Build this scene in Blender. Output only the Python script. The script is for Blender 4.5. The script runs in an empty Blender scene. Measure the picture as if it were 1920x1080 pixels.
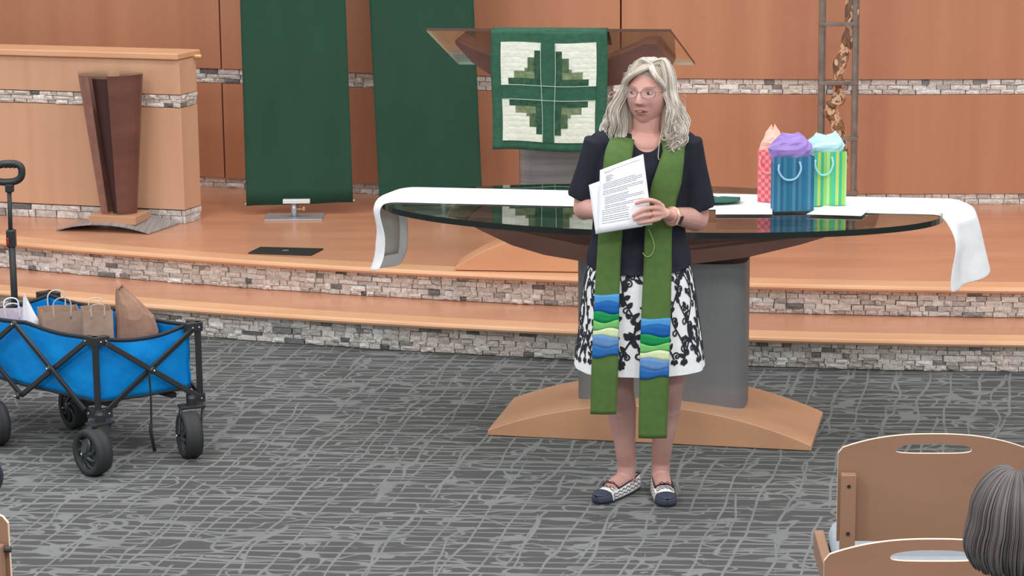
import bpy, bmesh, math, random
from mathutils import Vector as V, Matrix as M, noise as NZ
random.seed(7)
R = random.uniform
S = bpy.context.scene
COL = S.collection
PI = math.pi

# ------------------------------------------------------------------ camera, world, lights, exposure
FPX, CH = 4700.0, 2.8                      # focal length in pixels of a 1920 wide frame, camera height
TH, ROLL = math.atan(1028/FPX), .0088
FW = V((0, math.cos(TH), -math.sin(TH)))
R0, U0 = V((1, 0, 0)), V((0, math.sin(TH), math.cos(TH)))
RT = R0*math.cos(ROLL) - U0*math.sin(ROLL)
UP = U0*math.cos(ROLL) + R0*math.sin(ROLL)
CC = V((0, 0, CH))
cam = bpy.data.cameras.new('camera'); cam.sensor_width = 36; cam.lens = FPX*36/1920; cam.clip_end = 200
camo = bpy.data.objects.new('camera', cam); COL.objects.link(camo)
mw = M((RT, UP, -FW)).transposed().to_4x4(); mw.translation = CC
camo.matrix_world = mw
S.camera = camo
S.view_settings.view_transform = 'Standard'; S.view_settings.look = 'None'
S.view_settings.gamma = 1; S.view_settings.use_curve_mapping = False
S.view_settings.exposure = 0.07
w = bpy.data.worlds.new('world'); S.world = w; w.use_nodes = True
w.node_tree.nodes['Background'].inputs[0].default_value = (.93, .97, 1.0, 1)
w.node_tree.nodes['Background'].inputs[1].default_value = .80
def area(name, loc, sx, sy, power, col=(1, .96, .9), rot=(0, 0, 0)):
    l = bpy.data.lights.new(name, 'AREA'); l.shape = 'RECTANGLE'; l.size = sx; l.size_y = sy
    l.energy = power; l.color = col
    o = bpy.data.objects.new(name, l); COL.objects.link(o); o.location = loc; o.rotation_euler = rot
    return o
for x, y, e in [(-3.4, 2.5, 170), (0, 2.0, 170), (3.4, 2.5, 150), (-3.4, 6.5, 105), (3.4, 6.5, 95), (-3.2, 10.6, 62), (0.4, 9.6, 50), (3.6, 10.6, 48), (-1.2, 12.4, 40)]:
    area('ceiling_light', (x, y, 5.6), 1.2, 1.2, e, (1, .98, .95))

def ray(x, y): return FW + RT*((x-960)/FPX) + UP*((540-y)/FPX)
def PZ(x, y, z):
    v = ray(x, y); return CC + v*((z-CH)/v.z)
def PY(x, y, Y):
    v = ray(x, y); return CC + v*(Y/v.y)
def PP(x, y, o, n):                        # pixel ray meets the vertical plane through o with normal n
    v = ray(x, y); return CC + v*((o-CC).dot(n)/v.dot(n))

# ------------------------------------------------------------------ materials
MATS = {}
def nt(m): return m.node_tree.nodes, m.node_tree.links
def lin(r, g, b):
    f = lambda c: c/12.92 if c <= .04045 else ((c+.055)/1.055)**2.4
    return (f(r/255), f(g/255), f(b/255), 1)
def base(name, col, rough=.6, metal=0., spec=.5):
    m = bpy.data.materials.new(name); m.use_nodes = True
    b = m.node_tree.nodes['Principled BSDF']
    b.inputs['Base Color'].default_value = col; b.inputs['Roughness'].default_value = rough
    b.inputs['Metallic'].default_value = metal; b.inputs['Specular IOR Level'].default_value = spec
    MATS[name] = m
    return m, b
def noisy(name, c1, c2, scale=(8, 8, 8), rough=.6, metal=0., spec=.5, detail=4, lo=.3, hi=.7, bump=0., coord='Object', bscale=None):
    m, b = base(name, c1, rough, metal, spec); n, l = nt(m)
    tc = n.new('ShaderNodeTexCoord'); mp = n.new('ShaderNodeMapping'); mp.inputs['Scale'].default_value = scale
    nz = n.new('ShaderNodeTexNoise'); nz.inputs['Scale'].default_value = 1; nz.inputs['Detail'].default_value = detail
    cr = n.new('ShaderNodeValToRGB'); cr.color_ramp.elements[0].position = lo; cr.color_ramp.elements[1].position = hi
    cr.color_ramp.elements[0].color = c1; cr.color_ramp.elements[1].color = c2
    l.new(tc.outputs[coord], mp.inputs[0]); l.new(mp.outputs[0], nz.inputs['Vector'])
    l.new(nz.outputs['Fac'], cr.inputs[0]); l.new(cr.outputs[0], b.inputs['Base Color'])
    if bump:
        bp = n.new('ShaderNodeBump'); bp.inputs['Strength'].default_value = bump; bp.inputs['Distance'].default_value = .01
        src = nz
        if bscale:
            src = n.new('ShaderNodeTexNoise'); src.inputs['Scale'].default_value = bscale; src.inputs['Detail'].default_value = 3
            l.new(tc.outputs[coord], src.inputs['Vector'])
        l.new(src.outputs['Fac'], bp.inputs['Height']); l.new(bp.outputs[0], b.inputs['Normal'])
    return m
def math_(n, l, op, a, b=None, c=None):
    q = n.new('ShaderNodeMath'); q.operation = op
    for i, s in enumerate((a, b, c)):
        if s is None: continue
        if isinstance(s, (int, float)): q.inputs[i].default_value = s
        else: l.new(s, q.inputs[i])
    return q.outputs[0]
def glass(name, tint, refl=1.0, gl=(1, 1, 1, 1)):
    m = bpy.data.materials.new(name); m.use_nodes = True; n, l = nt(m)
    for x in list(n):
        if x.type == 'BSDF_PRINCIPLED': n.remove(x)
    out = [x for x in n if x.type == 'OUTPUT_MATERIAL'][0]
    t = n.new('ShaderNodeBsdfTransparent'); t.inputs[0].default_value = tint
    g = n.new('ShaderNodeBsdfGlossy'); g.inputs['Roughness'].default_value = .01; g.inputs[0].default_value = gl
    lw = n.new('ShaderNodeLayerWeight'); lw.inputs[0].default_value = .5
    p = math_(n, l, 'POWER', lw.outputs['Facing'], 5.0)
    fz = math_(n, l, 'MULTIPLY_ADD', p, .95*refl, .045)
    mx = n.new('ShaderNodeMixShader'); l.new(fz, mx.inputs[0]); l.new(t.outputs[0], mx.inputs[1]); l.new(g.outputs[0], mx.inputs[2])
    l.new(mx.outputs[0], out.inputs[0]); MATS[name] = m
    return m

WALLC1, WALLC2 = lin(182, 124, 94), lin(194, 137, 106)
noisy('wall_wood', WALLC1, WALLC2, (9, 9, .35), .42, spec=.35, detail=6, lo=.25, hi=.75)
noisy('rail_wood', lin(204, 156, 125), lin(220, 174, 142), (9, 9, .4), .4, spec=.35, detail=6, lo=.25, hi=.75)
noisy('floor_wood', lin(186, 129, 99), lin(205, 149, 117), (1.2, 5.5, 5.5), .25, spec=.5, detail=6, lo=.28, hi=.72)
noisy('nosing_wood', lin(214, 160, 120), lin(226, 176, 138), (1.0, 6, 6), .3, detail=4)
noisy('maple', lin(190, 140, 107), lin(202, 154, 121), (1.6, 7, 7), .32, detail=6)
noisy('ply', lin(146, 110, 87), lin(156, 119, 96), (2, 2, 5), .42, detail=5)
base('ply_edge', lin(244, 214, 192), .4)
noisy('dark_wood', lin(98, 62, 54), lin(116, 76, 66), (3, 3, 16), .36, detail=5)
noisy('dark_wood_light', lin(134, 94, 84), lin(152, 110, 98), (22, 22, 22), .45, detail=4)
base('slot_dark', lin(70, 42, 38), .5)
noisy('column_metal', lin(126, 126, 128), lin(132, 132, 134), (3, 3, 30), .5, .35, detail=3)
noisy('brushed_metal', lin(140, 136, 136), lin(176, 172, 170), (2, 2, 46), .34, .7, detail=4)
noisy('plate_metal', lin(142, 138, 138), lin(176, 172, 172), (70, 3, 3), .4, .3, detail=2)
base('stand_metal', lin(186, 188, 192), .35, .6)
base('white_metal', lin(228, 230, 232), .35, .1)
noisy('tower_metal', lin(120, 108, 100), lin(146, 134, 126), (20, 20, 20), .5, .45)
base('black_frame', lin(38, 39, 42), .45)
base('black_plastic', lin(42, 44, 46), .42)
base('black_rubber', lin(42, 43, 45), .7)
base('hub_plastic', lin(56, 62, 62), .35)
base('rivet', lin(205, 208, 210), .3, .8)
base('red_plastic', lin(150, 40, 40), .4)
noisy('wagon_fabric', lin(0, 126, 206), lin(0, 144, 222), (10, 10, 10), .55, spec=.25, bump=.7, bscale=10)
base('wagon_trim', lin(34, 38, 44), .7)
noisy('banner_fabric', lin(46, 78, 64), lin(50, 83, 68), (6, 6, 2), .9, spec=.1, bump=.05, bscale=300)
noisy('quilt_green', lin(54, 94, 76), lin(64, 106, 86), (30, 30, 30), .9, spec=.1, bump=.3, bscale=60)
noisy('quilt_cream', lin(226, 230, 214), lin(240, 242, 228), (30, 30, 30), .9, spec=.1, bump=.35, bscale=60)
noisy('quilt_olive', lin(96, 116, 84), lin(142, 156, 120), (40, 40, 40), .9, spec=.1, bump=.3, bscale=60)
noisy('quilt_sage', lin(64, 90, 66), lin(104, 126, 92), (40, 40, 40), .9, spec=.1, bump=.3, bscale=60)
noisy('quilt_forest', lin(42, 76, 60), lin(70, 104, 82), (50, 50, 50), .9, spec=.1, bump=.3, bscale=60)
base('quilt_thread', lin(190, 208, 192), .9)
noisy('linen', lin(236, 237, 240), lin(246, 247, 249), (20, 20, 20), .85, spec=.15, bump=.12, bscale=420)
base('paper', lin(238, 240, 246), .7)
base('paper_flat', lin(246, 248, 250), .7)
base('ink', lin(126, 130, 142), .8)
base('black_plate', lin(30, 33, 32), .6)
noisy('kraft', lin(164, 134, 116), lin(180, 150, 130), (10, 10, 10), .8, bump=.35, bscale=14)
noisy('kraft_dark', lin(142, 106, 88), lin(162, 126, 106), (10, 10, 10), .8, bump=.5, bscale=14)
base('white_bag', lin(232, 228, 230), .7)
base('lilac_bag', lin(206, 192, 204), .7)
base('handle_cord', lin(205, 192, 176), .8)
base('white_cord', lin(240, 240, 240), .7)
base('bolt', lin(46, 32, 26), .5)
noisy('seat_fabric', lin(146, 154, 162), lin(156, 164, 172), (60, 60, 60), .9)
noisy('skin', lin(204, 152, 142), lin(212, 162, 150), (14, 14, 14), .5, spec=.35, detail=3)
noisy('skin_leg', lin(182, 138, 130), lin(194, 150, 142), (10, 10, 10), .5, spec=.35, detail=3)
base('lips', lin(182, 118, 112), .45)
base('mouth_dark', lin(110, 58, 56), .5)
base('teeth', lin(196, 176, 164), .35)
base('brow', lin(178, 132, 118), .8)
base('eye_white', lin(206, 200, 200), .25)
base('iris', lin(70, 74, 84), .2)
noisy('black_top', lin(38, 40, 49), lin(44, 47, 57), (20, 20, 20), .85, spec=.15)
noisy('skirt_white', lin(236, 238, 240), lin(242, 244, 246), (30, 30, 30), .85, spec=.15, bump=.15, bscale=60)
base('embroidery', lin(30, 32, 42), .8)
noisy('stole_green', lin(80, 107, 56), lin(87, 114, 62), (40, 40, 40), .8, spec=.2, bump=.1, bscale=260)
for nm, c in (('band_sky', (72, 146, 206)), ('band_blue', (16, 88, 162)), ('band_emerald', (10, 132, 70)), ('band_leaf', (108, 178, 100)),
              ('band_cream', (202, 216, 172)), ('band_slate', (92, 134, 186)), ('band_deep', (34, 96, 164))):
    noisy(nm, lin(*c), lin(*[min(255, x+10) for x in c]), (50, 50, 50), .7, spec=.25)
base('frame_metal', lin(120, 116, 118), .3, .7)
glass('lens_glass', (.96, .96, .98, 1), .6)
base('cream_plastic', lin(232, 216, 186), .4)
base('pearl', lin(238, 226, 204), .2)
base('gold', lin(212, 170, 96), .3, .8)
base('watch_case', lin(216, 172, 150), .3, .5)
base('watch_face', lin(20, 20, 24), .1)
noisy('shoe_white', lin(228, 228, 226), lin(238, 238, 236), (60, 60, 60), .6)
base('shoe_navy', lin(52, 58, 76), .5)
base('shoe_trim', lin(52, 30, 34), .6)
base('shoe_black', lin(40, 40, 46), .7)
base('brass', lin(206, 166, 112), .35, .4)
base('navy_cloth', lin(34, 36, 58), .85)
noisy('grey_cloth', lin(120, 122, 130), lin(132, 134, 142), (30, 30, 30), .85)
glass('table_glass', (.80, .88, .84, 1), 1.0)
glass('lectern_glass', (.86, .90, .86, 1), 2.4, (1, .96, .9, 1))
glass('clear_glass', (.92, .96, .94, 1), 1.0)
base('glass_edge', lin(30, 38, 36), .15)
base('glass_edge_brown', lin(80, 52, 36), .2)
base('glass_edge_pale', lin(190, 214, 206), .2)
noisy('trunk', lin(112, 84, 70), lin(150, 112, 86), (30, 30, 12), .6, bump=.4, bscale=60)
noisy('scale_wood', lin(214, 168, 130), lin(238, 204, 172), (24, 24, 24), .5)
noisy('scale_brown', lin(142, 98, 66), lin(176, 124, 86), (24, 24, 24), .5)
base('wall_gap', lin(60, 40, 32), .9)
base('mortar', lin(150, 140, 133), .95)
base('petal_peach', lin(250, 190, 172), .7); base('tissue_purple', lin(160, 132, 206), .7); base('tissue_aqua', lin(186, 230, 236), .7)
base('ribbon_blue', lin(150, 200, 228), .5); base('ribbon_aqua', lin(160, 226, 222), .5); base('ribbon_pink', lin(246, 150, 150), .5)
noisy('maple_lit', lin(212, 152, 114), lin(224, 166, 127), (1.6, 7, 7), .35, detail=5)  # brighter maple; stronger light on the lectern foot is put into the colour
base('cable_green', lin(150, 176, 92), .5)
base('green_cloth', lin(38, 92, 78), .85)
base('strap', lin(30, 31, 33), .8)
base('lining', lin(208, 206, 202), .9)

def hair_mat(name, c1, c2, c3):
    m, b = base(name, c1, .48, spec=.4); n, l = nt(m)
    g = n.new('ShaderNodeNewGeometry'); cr = n.new('ShaderNodeValToRGB')
    cr.color_ramp.elements[0].color = c1; cr.color_ramp.elements[1].color = c3
    e = cr.color_ramp.elements.new(.5); e.color = c2
    l.new(g.outputs['Random Per Island'], cr.inputs[0]); l.new(cr.outputs[0], b.inputs['Base Color'])
hair_mat('hair_silver', lin(160, 146, 130), lin(208, 198, 186), lin(240, 234, 226))
base('hair_under', lin(168, 156, 140), .7)
hair_mat('hair_bob', lin(62, 57, 57), lin(82, 76, 75), lin(106, 100, 99))
base('hair_bob_under', lin(78, 72, 72), .7)

def stone_mat(name, island):
    m, b = base(name, lin(180, 170, 160), .85, spec=.25); n, l = nt(m)
    if island: src = n.new('ShaderNodeNewGeometry').outputs['Random Per Island']
    else: src = n.new('ShaderNodeObjectInfo').outputs['Random']
    cr = n.new('ShaderNodeValToRGB'); el = cr.color_ramp.elements
    el[0].position = 0; el[0].color = lin(120, 118, 118); el[1].position = 1; el[1].color = lin(254, 252, 248)
    for p, c in ((.05, (150, 146, 144)), (.10, (206, 198, 192)), (.40, (226, 217, 210)), (.70, (236, 226, 220)), (.88, (248, 241, 235))):
        e = el.new(p); e.color = lin(*c)
    l.new(src, cr.inputs[0])
    g2 = n.new('ShaderNodeNewGeometry'); nz = n.new('ShaderNodeTexNoise'); nz.inputs['Scale'].default_value = 46; nz.inputs['Detail'].default_value = 6
    nz.inputs['Distortion'].default_value = 2.0
    l.new(g2.outputs['Position'], nz.inputs['Vector'])
    c2 = n.new('ShaderNodeValToRGB'); c2.color_ramp.elements[0].position = .38; c2.color_ramp.elements[1].position = .60
    c2.color_ramp.elements[0].color = (.70, .70, .70, 1); c2.color_ramp.elements[1].color = (1, 1, 1, 1)
    l.new(nz.outputs['Fac'], c2.inputs[0])
    mx = n.new('ShaderNodeMix'); mx.data_type = 'RGBA'; mx.blend_type = 'MULTIPLY'; mx.inputs[0].default_value = .85
    l.new(cr.outputs[0], mx.inputs[6]); l.new(c2.outputs[0], mx.inputs[7])
    nz2 = n.new('ShaderNodeTexNoise'); nz2.inputs['Scale'].default_value = 1.1; l.new(g2.outputs['Position'], nz2.inputs['Vector'])
    c3 = n.new('ShaderNodeValToRGB'); c3.color_ramp.elements[0].position = .4; c3.color_ramp.elements[1].position = .6
    c3.color_ramp.elements[0].color = (.95, .985, 1, 1); c3.color_ramp.elements[1].color = (1, .97, .94, 1)
    l.new(nz2.outputs['Fac'], c3.inputs[0])
    mx2 = n.new('ShaderNodeMix'); mx2.data_type = 'RGBA'; mx2.blend_type = 'MULTIPLY'; mx2.inputs[0].default_value = 1
    l.new(mx.outputs[2], mx2.inputs[6]); l.new(c3.outputs[0], mx2.inputs[7])
    l.new(mx2.outputs[2], b.inputs['Base Color'])
    bp = n.new('ShaderNodeBump'); bp.inputs['Strength'].default_value = .8; bp.inputs['Distance'].default_value = .008
    l.new(nz.outputs['Fac'], bp.inputs['Height']); l.new(bp.outputs[0], b.inputs['Normal'])
stone_mat('stone', False); stone_mat('stone_joined', True)

def carpet_mat():
    m, b = base('carpet', lin(90, 92, 92), .95, spec=.08); n, l = nt(m)
    g = n.new('ShaderNodeNewGeometry'); sp = n.new('ShaderNodeSeparateXYZ'); l.new(g.outputs['Position'], sp.inputs[0])
    X, Y = sp.outputs[0], sp.outputs[1]
    def nz(scale, sx=1, sy=1, off=0, detail=2):
        mp = n.new('ShaderNodeMapping'); mp.inputs['Scale'].default_value = (sx, sy, 1); mp.inputs['Location'].default_value = (off, off*1.7, 0)
        q = n.new('ShaderNodeTexNoise'); q.inputs['Scale'].default_value = scale; q.inputs['Detail'].default_value = detail
        l.new(g.outputs['Position'], mp.inputs[0]); l.new(mp.outputs[0], q.inputs['Vector']); return q.outputs['Fac']
    def lines(coord, period, wob, width, mask, mlo):
        c = math_(n, l, 'DIVIDE', coord, period)
        c = math_(n, l, 'ADD', c, wob)
        fr = math_(n, l, 'FRACT', c)
        d = math_(n, l, 'ABSOLUTE', math_(n, l, 'SUBTRACT', fr, .5))
        mr = n.new('ShaderNodeMapRange'); mr.interpolation_type = 'SMOOTHSTEP'
        l.new(d, mr.inputs[0]); mr.inputs[1].default_value = .5-width*1.35; mr.inputs[2].default_value = .5-width*.7
        mr.inputs[3].default_value = 0; mr.inputs[4].default_value = 1
        mm = n.new('ShaderNodeMapRange'); mm.interpolation_type = 'SMOOTHSTEP'; l.new(mask, mm.inputs[0])
        mm.inputs[1].default_value = mlo; mm.inputs[2].default_value = mlo+.05
        return math_(n, l, 'MULTIPLY', mr.outputs[0], mm.outputs[0])
    bcoord = math_(n, l, 'ADD', Y, math_(n, l, 'MULTIPLY', X, .088))          # lines across the room
    acoord = math_(n, l, 'SUBTRACT', X, math_(n, l, 'MULTIPLY', Y, .235))     # lines running away
    w1 = math_(n, l, 'MULTIPLY', nz(2.2, .35, 1.8), 1.6)
    w2 = math_(n, l, 'MULTIPLY', nz(3.0, 1.3, .35, 4), 1.2)
    w3 = math_(n, l, 'MULTIPLY', nz(4.0, .45, 1.4, 9), 2.0)
    w4 = math_(n, l, 'MULTIPLY', nz(3.4, 1.2, .35, 13), 1.2)
    L1 = lines(bcoord, .066, w1, .10, nz(3.5, .6, 3, 2), .36)
    L3 = lines(bcoord, .105, w3, .075, nz(3.0, .6, 3, 7), .42)
    L2 = lines(acoord, .125, w2, .042, nz(3.0, 3, .7, 5), .36)
    L4 = lines(acoord, .23, w4, .026, nz(3.2, 3, .7, 15), .44)
    bl = n.new('ShaderNodeMapRange'); bl.interpolation_type = 'SMOOTHSTEP'; l.new(nz(13, .55, 1, 21, 3), bl.inputs[0])
    bl.inputs[1].default_value = .65; bl.inputs[2].default_value = .67
    a = math_(n, l, 'MAXIMUM', math_(n, l, 'MAXIMUM', L1, L3), math_(n, l, 'MAXIMUM', L2, L4))
    a = math_(n, l, 'MAXIMUM', a, bl.outputs[0])
    cv = n.new('ShaderNodeMapRange'); cv.interpolation_type = 'SMOOTHSTEP'
    l.new(math_(n, l, 'ABSOLUTE', math_(n, l, 'SUBTRACT', nz(7, .6, .9, 41, 1), .5)), cv.inputs[0]); cv.inputs[1].default_value = .02; cv.inputs[2].default_value = .008
    a = math_(n, l, 'MAXIMUM', a, cv.outputs[0])
    a = math_(n, l, 'MULTIPLY', a, math_(n, l, 'MULTIPLY_ADD', nz(4, 1, 1, 31), .8, .5))
    a.node.use_clamp = True
    pile = nz(420, 1, 1, 0, 1)
    dk = n.new('ShaderNodeMix'); dk.data_type = 'RGBA'; dk.inputs[6].default_value = lin(75, 76, 76); dk.inputs[7].default_value = lin(89, 89, 88); l.new(pile, dk.inputs[0])
    mx = n.new('ShaderNodeMix'); mx.data_type = 'RGBA'; l.new(a, mx.inputs[0]); l.new(dk.outputs[2], mx.inputs[6]); mx.inputs[7].default_value = lin(124, 126, 125)
    l.new(mx.outputs[2], b.inputs['Base Color'])
    bp = n.new('ShaderNodeBump'); bp.inputs['Strength'].default_value = .4; bp.inputs['Distance'].default_value = .004
    l.new(pile, bp.inputs['Height']); l.new(bp.outputs[0], b.inputs['Normal'])
carpet_mat()

def stripe_mat(name, cols, period, axis=0, check=None):
    m, b = base(name, cols[0], .55); n, l = nt(m)
    tc = n.new('ShaderNodeTexCoord'); sp = n.new('ShaderNodeSeparateXYZ'); l.new(tc.outputs['UV'], sp.inputs[0])
    u = math_(n, l, 'FRACT', math_(n, l, 'DIVIDE', sp.outputs[0], period))
    if check:
        v = math_(n, l, 'FRACT', math_(n, l, 'DIVIDE', sp.outputs[1], period))
        a = math_(n, l, 'GREATER_THAN', u, .5); c = math_(n, l, 'GREATER_THAN', v, .5)
        u = math_(n, l, 'MULTIPLY', math_(n, l, 'ABSOLUTE', math_(n, l, 'SUBTRACT', a, c)), .9)
    cr = n.new('ShaderNodeValToRGB'); cr.color_ramp.interpolation = 'CONSTANT'; el = cr.color_ramp.elements
    k = len(cols); el[0].position = 0; el[0].color = cols[0]; el[1].position = 1-1/k; el[1].color = cols[-1]
    for i in range(1, k-1):
        e = el.new(i/k); e.color = cols[i]
    l.new(u, cr.inputs[0]); l.new(cr.outputs[0], b.inputs['Base Color'])
stripe_mat('bag_blue', [lin(40, 112, 152), lin(72, 138, 168), lin(34, 100, 140), lin(58, 128, 158), lin(30, 108, 148)], .062)
stripe_mat('bag_green', [lin(70, 196, 160), lin(196, 214, 100), lin(52, 184, 140), lin(150, 208, 96), lin(176, 220, 150), lin(92, 200, 110)], .075)
stripe_mat('bag_pink', [lin(232, 98, 112), lin(250, 150, 156)], .032, check=True)

# ------------------------------------------------------------------ mesh helpers
ORG = {}
def tag(o, label=None, cat=None, group=None, kind=None):
    if label: o['label'] = label
    if cat: o['category'] = cat
    if group: o['group'] = group
    if kind: o['kind'] = kind
    return o
def empty(name, loc, label, cat, group=None):
    o = bpy.data.objects.new(name, None); COL.objects.link(o); o.location = loc; o.empty_display_size = .1
    ORG[o] = V(loc); return tag(o, label, cat, group)
class MB:
    def __init__(s, xf=None): s.v = []; s.f = []; s.m = []; s.uv = None; s.xf = xf
    def add(s, vs, fs, mi=0):
        k = len(s.v); s.v += [V(p) for p in vs]
        s.f += [tuple(i+k for i in f) for f in fs]; s.m += [mi]*len(fs); return s
    def box(s, c, d, rot=None, mi=0, taper=1.0):
        vs = []
        for z in (-1, 1):
            t = taper if z > 0 else 1
            for x, y in ((-1, -1), (1, -1), (1, 1), (-1, 1)):
                p = V((x*d[0]/2*t, y*d[1]/2*t, z*d[2]/2))
                if rot: p = rot @ p
                vs.append(V(c)+p)
        return s.add(vs, [(0, 3, 2, 1), (4, 5, 6, 7), (0, 1, 5, 4), (1, 2, 6, 5), (2, 3, 7, 6), (3, 0, 4, 7)], mi)
    def bar(s, p, q, w, h, up=(0, 0, 1), mi=0):
        p, q = V(p), V(q); d = (q-p).normalized(); a = d.cross(V(up)).normalized(); b = a.cross(d)
        vs = [e+a*x*w/2+b*y*h/2 for e in (p, q) for x, y in ((-1, -1), (1, -1), (1, 1), (-1, 1))]
        return s.add(vs, [(0, 1, 2, 3), (4, 7, 6, 5), (0, 4, 5, 1), (1, 5, 6, 2), (2, 6, 7, 3), (3, 7, 4, 0)], mi)
    def loft(s, rings, cap=True, mi=0, close=True):
        n = len(rings[0]); k = len(rings); vs = [p for r in rings for p in r]; fs = []
        for i in range(k-1):
            for j in range(n if close else n-1):
                a, b = i*n+j, i*n+(j+1) % n; fs.append((a, b, b+n, a+n))
        if cap: fs += [tuple(range(n))[::-1], tuple(range((k-1)*n, k*n))]
        return s.add(vs, fs, mi)
    def tube(s, pts, r, n=8, mi=0, flat=1.0, cap=True, loop=False):
        pts = [V(p) for p in pts]; k = len(pts); rs = r if isinstance(r, (list, tuple)) else [r]*k
        rings = []; pa = None
        for i in range(k):
            t = (pts[(i+1) % k]-pts[i-1]) if loop else (pts[min(i+1, k-1)]-pts[max(i-1, 0)])
            t = t.normalized() if t.length > 1e-9 else V((0, 0, 1))
            if pa is None:
                pa = t.cross(V((0, 0, 1)) if abs(t.z) < .9 else V((0, 1, 0))).normalized()
            pa = (pa - t*pa.dot(t)).normalized(); b = t.cross(pa)
            rings.append([pts[i]+(pa*math.cos(2*PI*j/n)+b*math.sin(2*PI*j/n)*flat)*rs[i] for j in range(n)])
        if loop:
            rings.append(rings[0]); return s.loft(rings, False, mi)
        return s.loft(rings, cap, mi)
    def prism(s, poly, vec, mi=0, mside=None):
        n = len(poly); vec = V(vec); vs = [V(p) for p in poly]+[V(p)+vec for p in poly]
        s.add(vs, [tuple(range(n)), tuple(range(n, 2*n))[::-1]], mi)
        k = len(s.v)-2*n
        s.f += [(k+i, k+n+i, k+n+(i+1) % n, k+(i+1) % n) for i in range(n)]; s.m += [mi if mside is None else mside]*n
        return s
    def lathe(s, prof, c, axis=(0, 0, 1), n=24, mi=0, cap=True):
        ax = V(axis).normalized(); q = V((0, 0, 1)).rotation_difference(ax).to_matrix()
        rings = [[V(c)+q @ V((r*math.cos(2*PI*j/n), r*math.sin(2*PI*j/n), z)) for j in range(n)] for r, z in prof]
        return s.loft(rings, cap, mi)
    def ell(s, c, r, rot=None, n=12, k=8, mi=0):
        rings = []
        for i in range(k+1):
            a = -PI/2+PI*i/k; cr = max(math.cos(a), .01)
            ring = []
            for j in range(n):
                p = V((r[0]*cr*math.cos(2*PI*j/n), r[1]*cr*math.sin(2*PI*j/n), r[2]*math.sin(a)))
                if rot: p = rot @ p
                ring.append(V(c)+p)
            rings.append(ring)
        return s.loft(rings, True, mi)
    def grid(s, fn, nu, nv, mi=0):
        vs = [fn(i/nu, j/nv) for i in range(nu+1) for j in range(nv+1)]
        return s.add(vs, [(i*(nv+1)+j, (i+1)*(nv+1)+j, (i+1)*(nv+1)+j+1, i*(nv+1)+j+1) for i in range(nu) for j in range(nv)], mi)
    def mesh(s, name, org=V((0, 0, 0))):
        me = bpy.data.meshes.new(name)
        vs = [(s.xf @ p if s.xf else p)-org for p in s.v]
        me.from_pydata([tuple(p) for p in vs], [], s.f)
        for p, i in zip(me.polygons, s.m): p.material_index = i
        if s.uv:
            ul = me.uv_layers.new(name='UVMap')
            for lp in me.loops: ul.data[lp.index].uv = s.uv[lp.vertex_index]
        bm = bmesh.new(); bm.from_mesh(me); bmesh.ops.recalc_face_normals(bm, faces=bm.faces); bm.to_mesh(me); bm.free()
        return me
    def build(s, name, mats, parent=None, smooth=False, bevel=0, solid=0, org=None, subd=0, remesh=0, rsm=3, offset=-1):
        if isinstance(mats, str): mats = [mats]
        if org is None: org = ORG[parent] if parent else V((0, 0, 0))
        me = s.mesh(name, org)
        for m in mats: me.materials.append(MATS[m])
        o = bpy.data.objects.new(name, me); COL.objects.link(o)
        ORG[o] = V(org)
        if parent: o.parent = parent
        else: o.location = org
        if smooth: me.polygons.foreach_set('use_smooth', [True]*len(me.polygons))
        if solid:
            q = o.modifiers.new('solid', 'SOLIDIFY'); q.thickness = solid; q.offset = offset
        if subd:
            q = o.modifiers.new('sub', 'SUBSURF'); q.levels = subd; q.render_levels = subd
        if remesh:
            q = o.modifiers.new('rm', 'REMESH'); q.mode = 'VOXEL'; q.voxel_size = remesh; q.use_smooth_shade = True
            q = o.modifiers.new('sm', 'SMOOTH'); q.factor = .5; q.iterations = rsm
            o.location, keep = (0, 0, 0), o.location.copy(); o.parent = None
            dg = bpy.context.evaluated_depsgraph_get()
            ne = bpy.data.meshes.new_from_object(o.evaluated_get(dg))
            o.modifiers.clear(); old = o.data; o.data = ne; ne.name = name; bpy.data.meshes.remove(old)
            ne.materials.clear()
            for m in mats: ne.materials.append(MATS[m])
            o.location = keep
            if parent: o.parent = parent
            ne.polygons.foreach_set('use_smooth', [True]*len(ne.polygons))
        if bevel:
            q = o.modifiers.new('bev', 'BEVEL'); q.width = bevel; q.segments = 2; q.limit_method = 'ANGLE'; q.angle_limit = .7
        return o
def lerp(a, b, t): return a+(b-a)*t
def table(rows, y):                         # piecewise linear lookup, rows sorted on first column
    if y <= rows[0][0]: return rows[0][1:]
    for a, b in zip(rows, rows[1:]):
        if y <= b[0]:
            t = (y-a[0])/(b[0]-a[0]); return tuple(lerp(p, q, t) for p, q in zip(a[1:], b[1:]))
    return rows[-1][1:]
def spline(pts, n):
    pts = [V(p) for p in pts]; out = []
    P_ = [pts[0]*2-pts[1]]+pts+[pts[-1]*2-pts[-2]]
    for i in range(1, len(P_)-2):
        a, b, c, d = P_[i-1:i+3]
        for j in range(n):
            t = j/n
            out.append(.5*((2*b)+(c-a)*t+(2*a-5*b+4*c-d)*t*t+(3*b-a-3*c+d)*t**3))
    out.append(pts[-1]); return out
def ring(c, rx, ry, n=20, p=2.0, rot=0):
    o = []
    for j in range(n):
        a = 2*PI*j/n; cx, sy = math.cos(a), math.sin(a)
        x = math.copysign(abs(cx)**(2/p), cx)*rx; y = math.copysign(abs(sy)**(2/p), sy)*ry
        o.append(V(c)+V((x*math.cos(rot)-y*math.sin(rot), x*math.sin(rot)+y*math.cos(rot), 0)))
    return o

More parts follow.
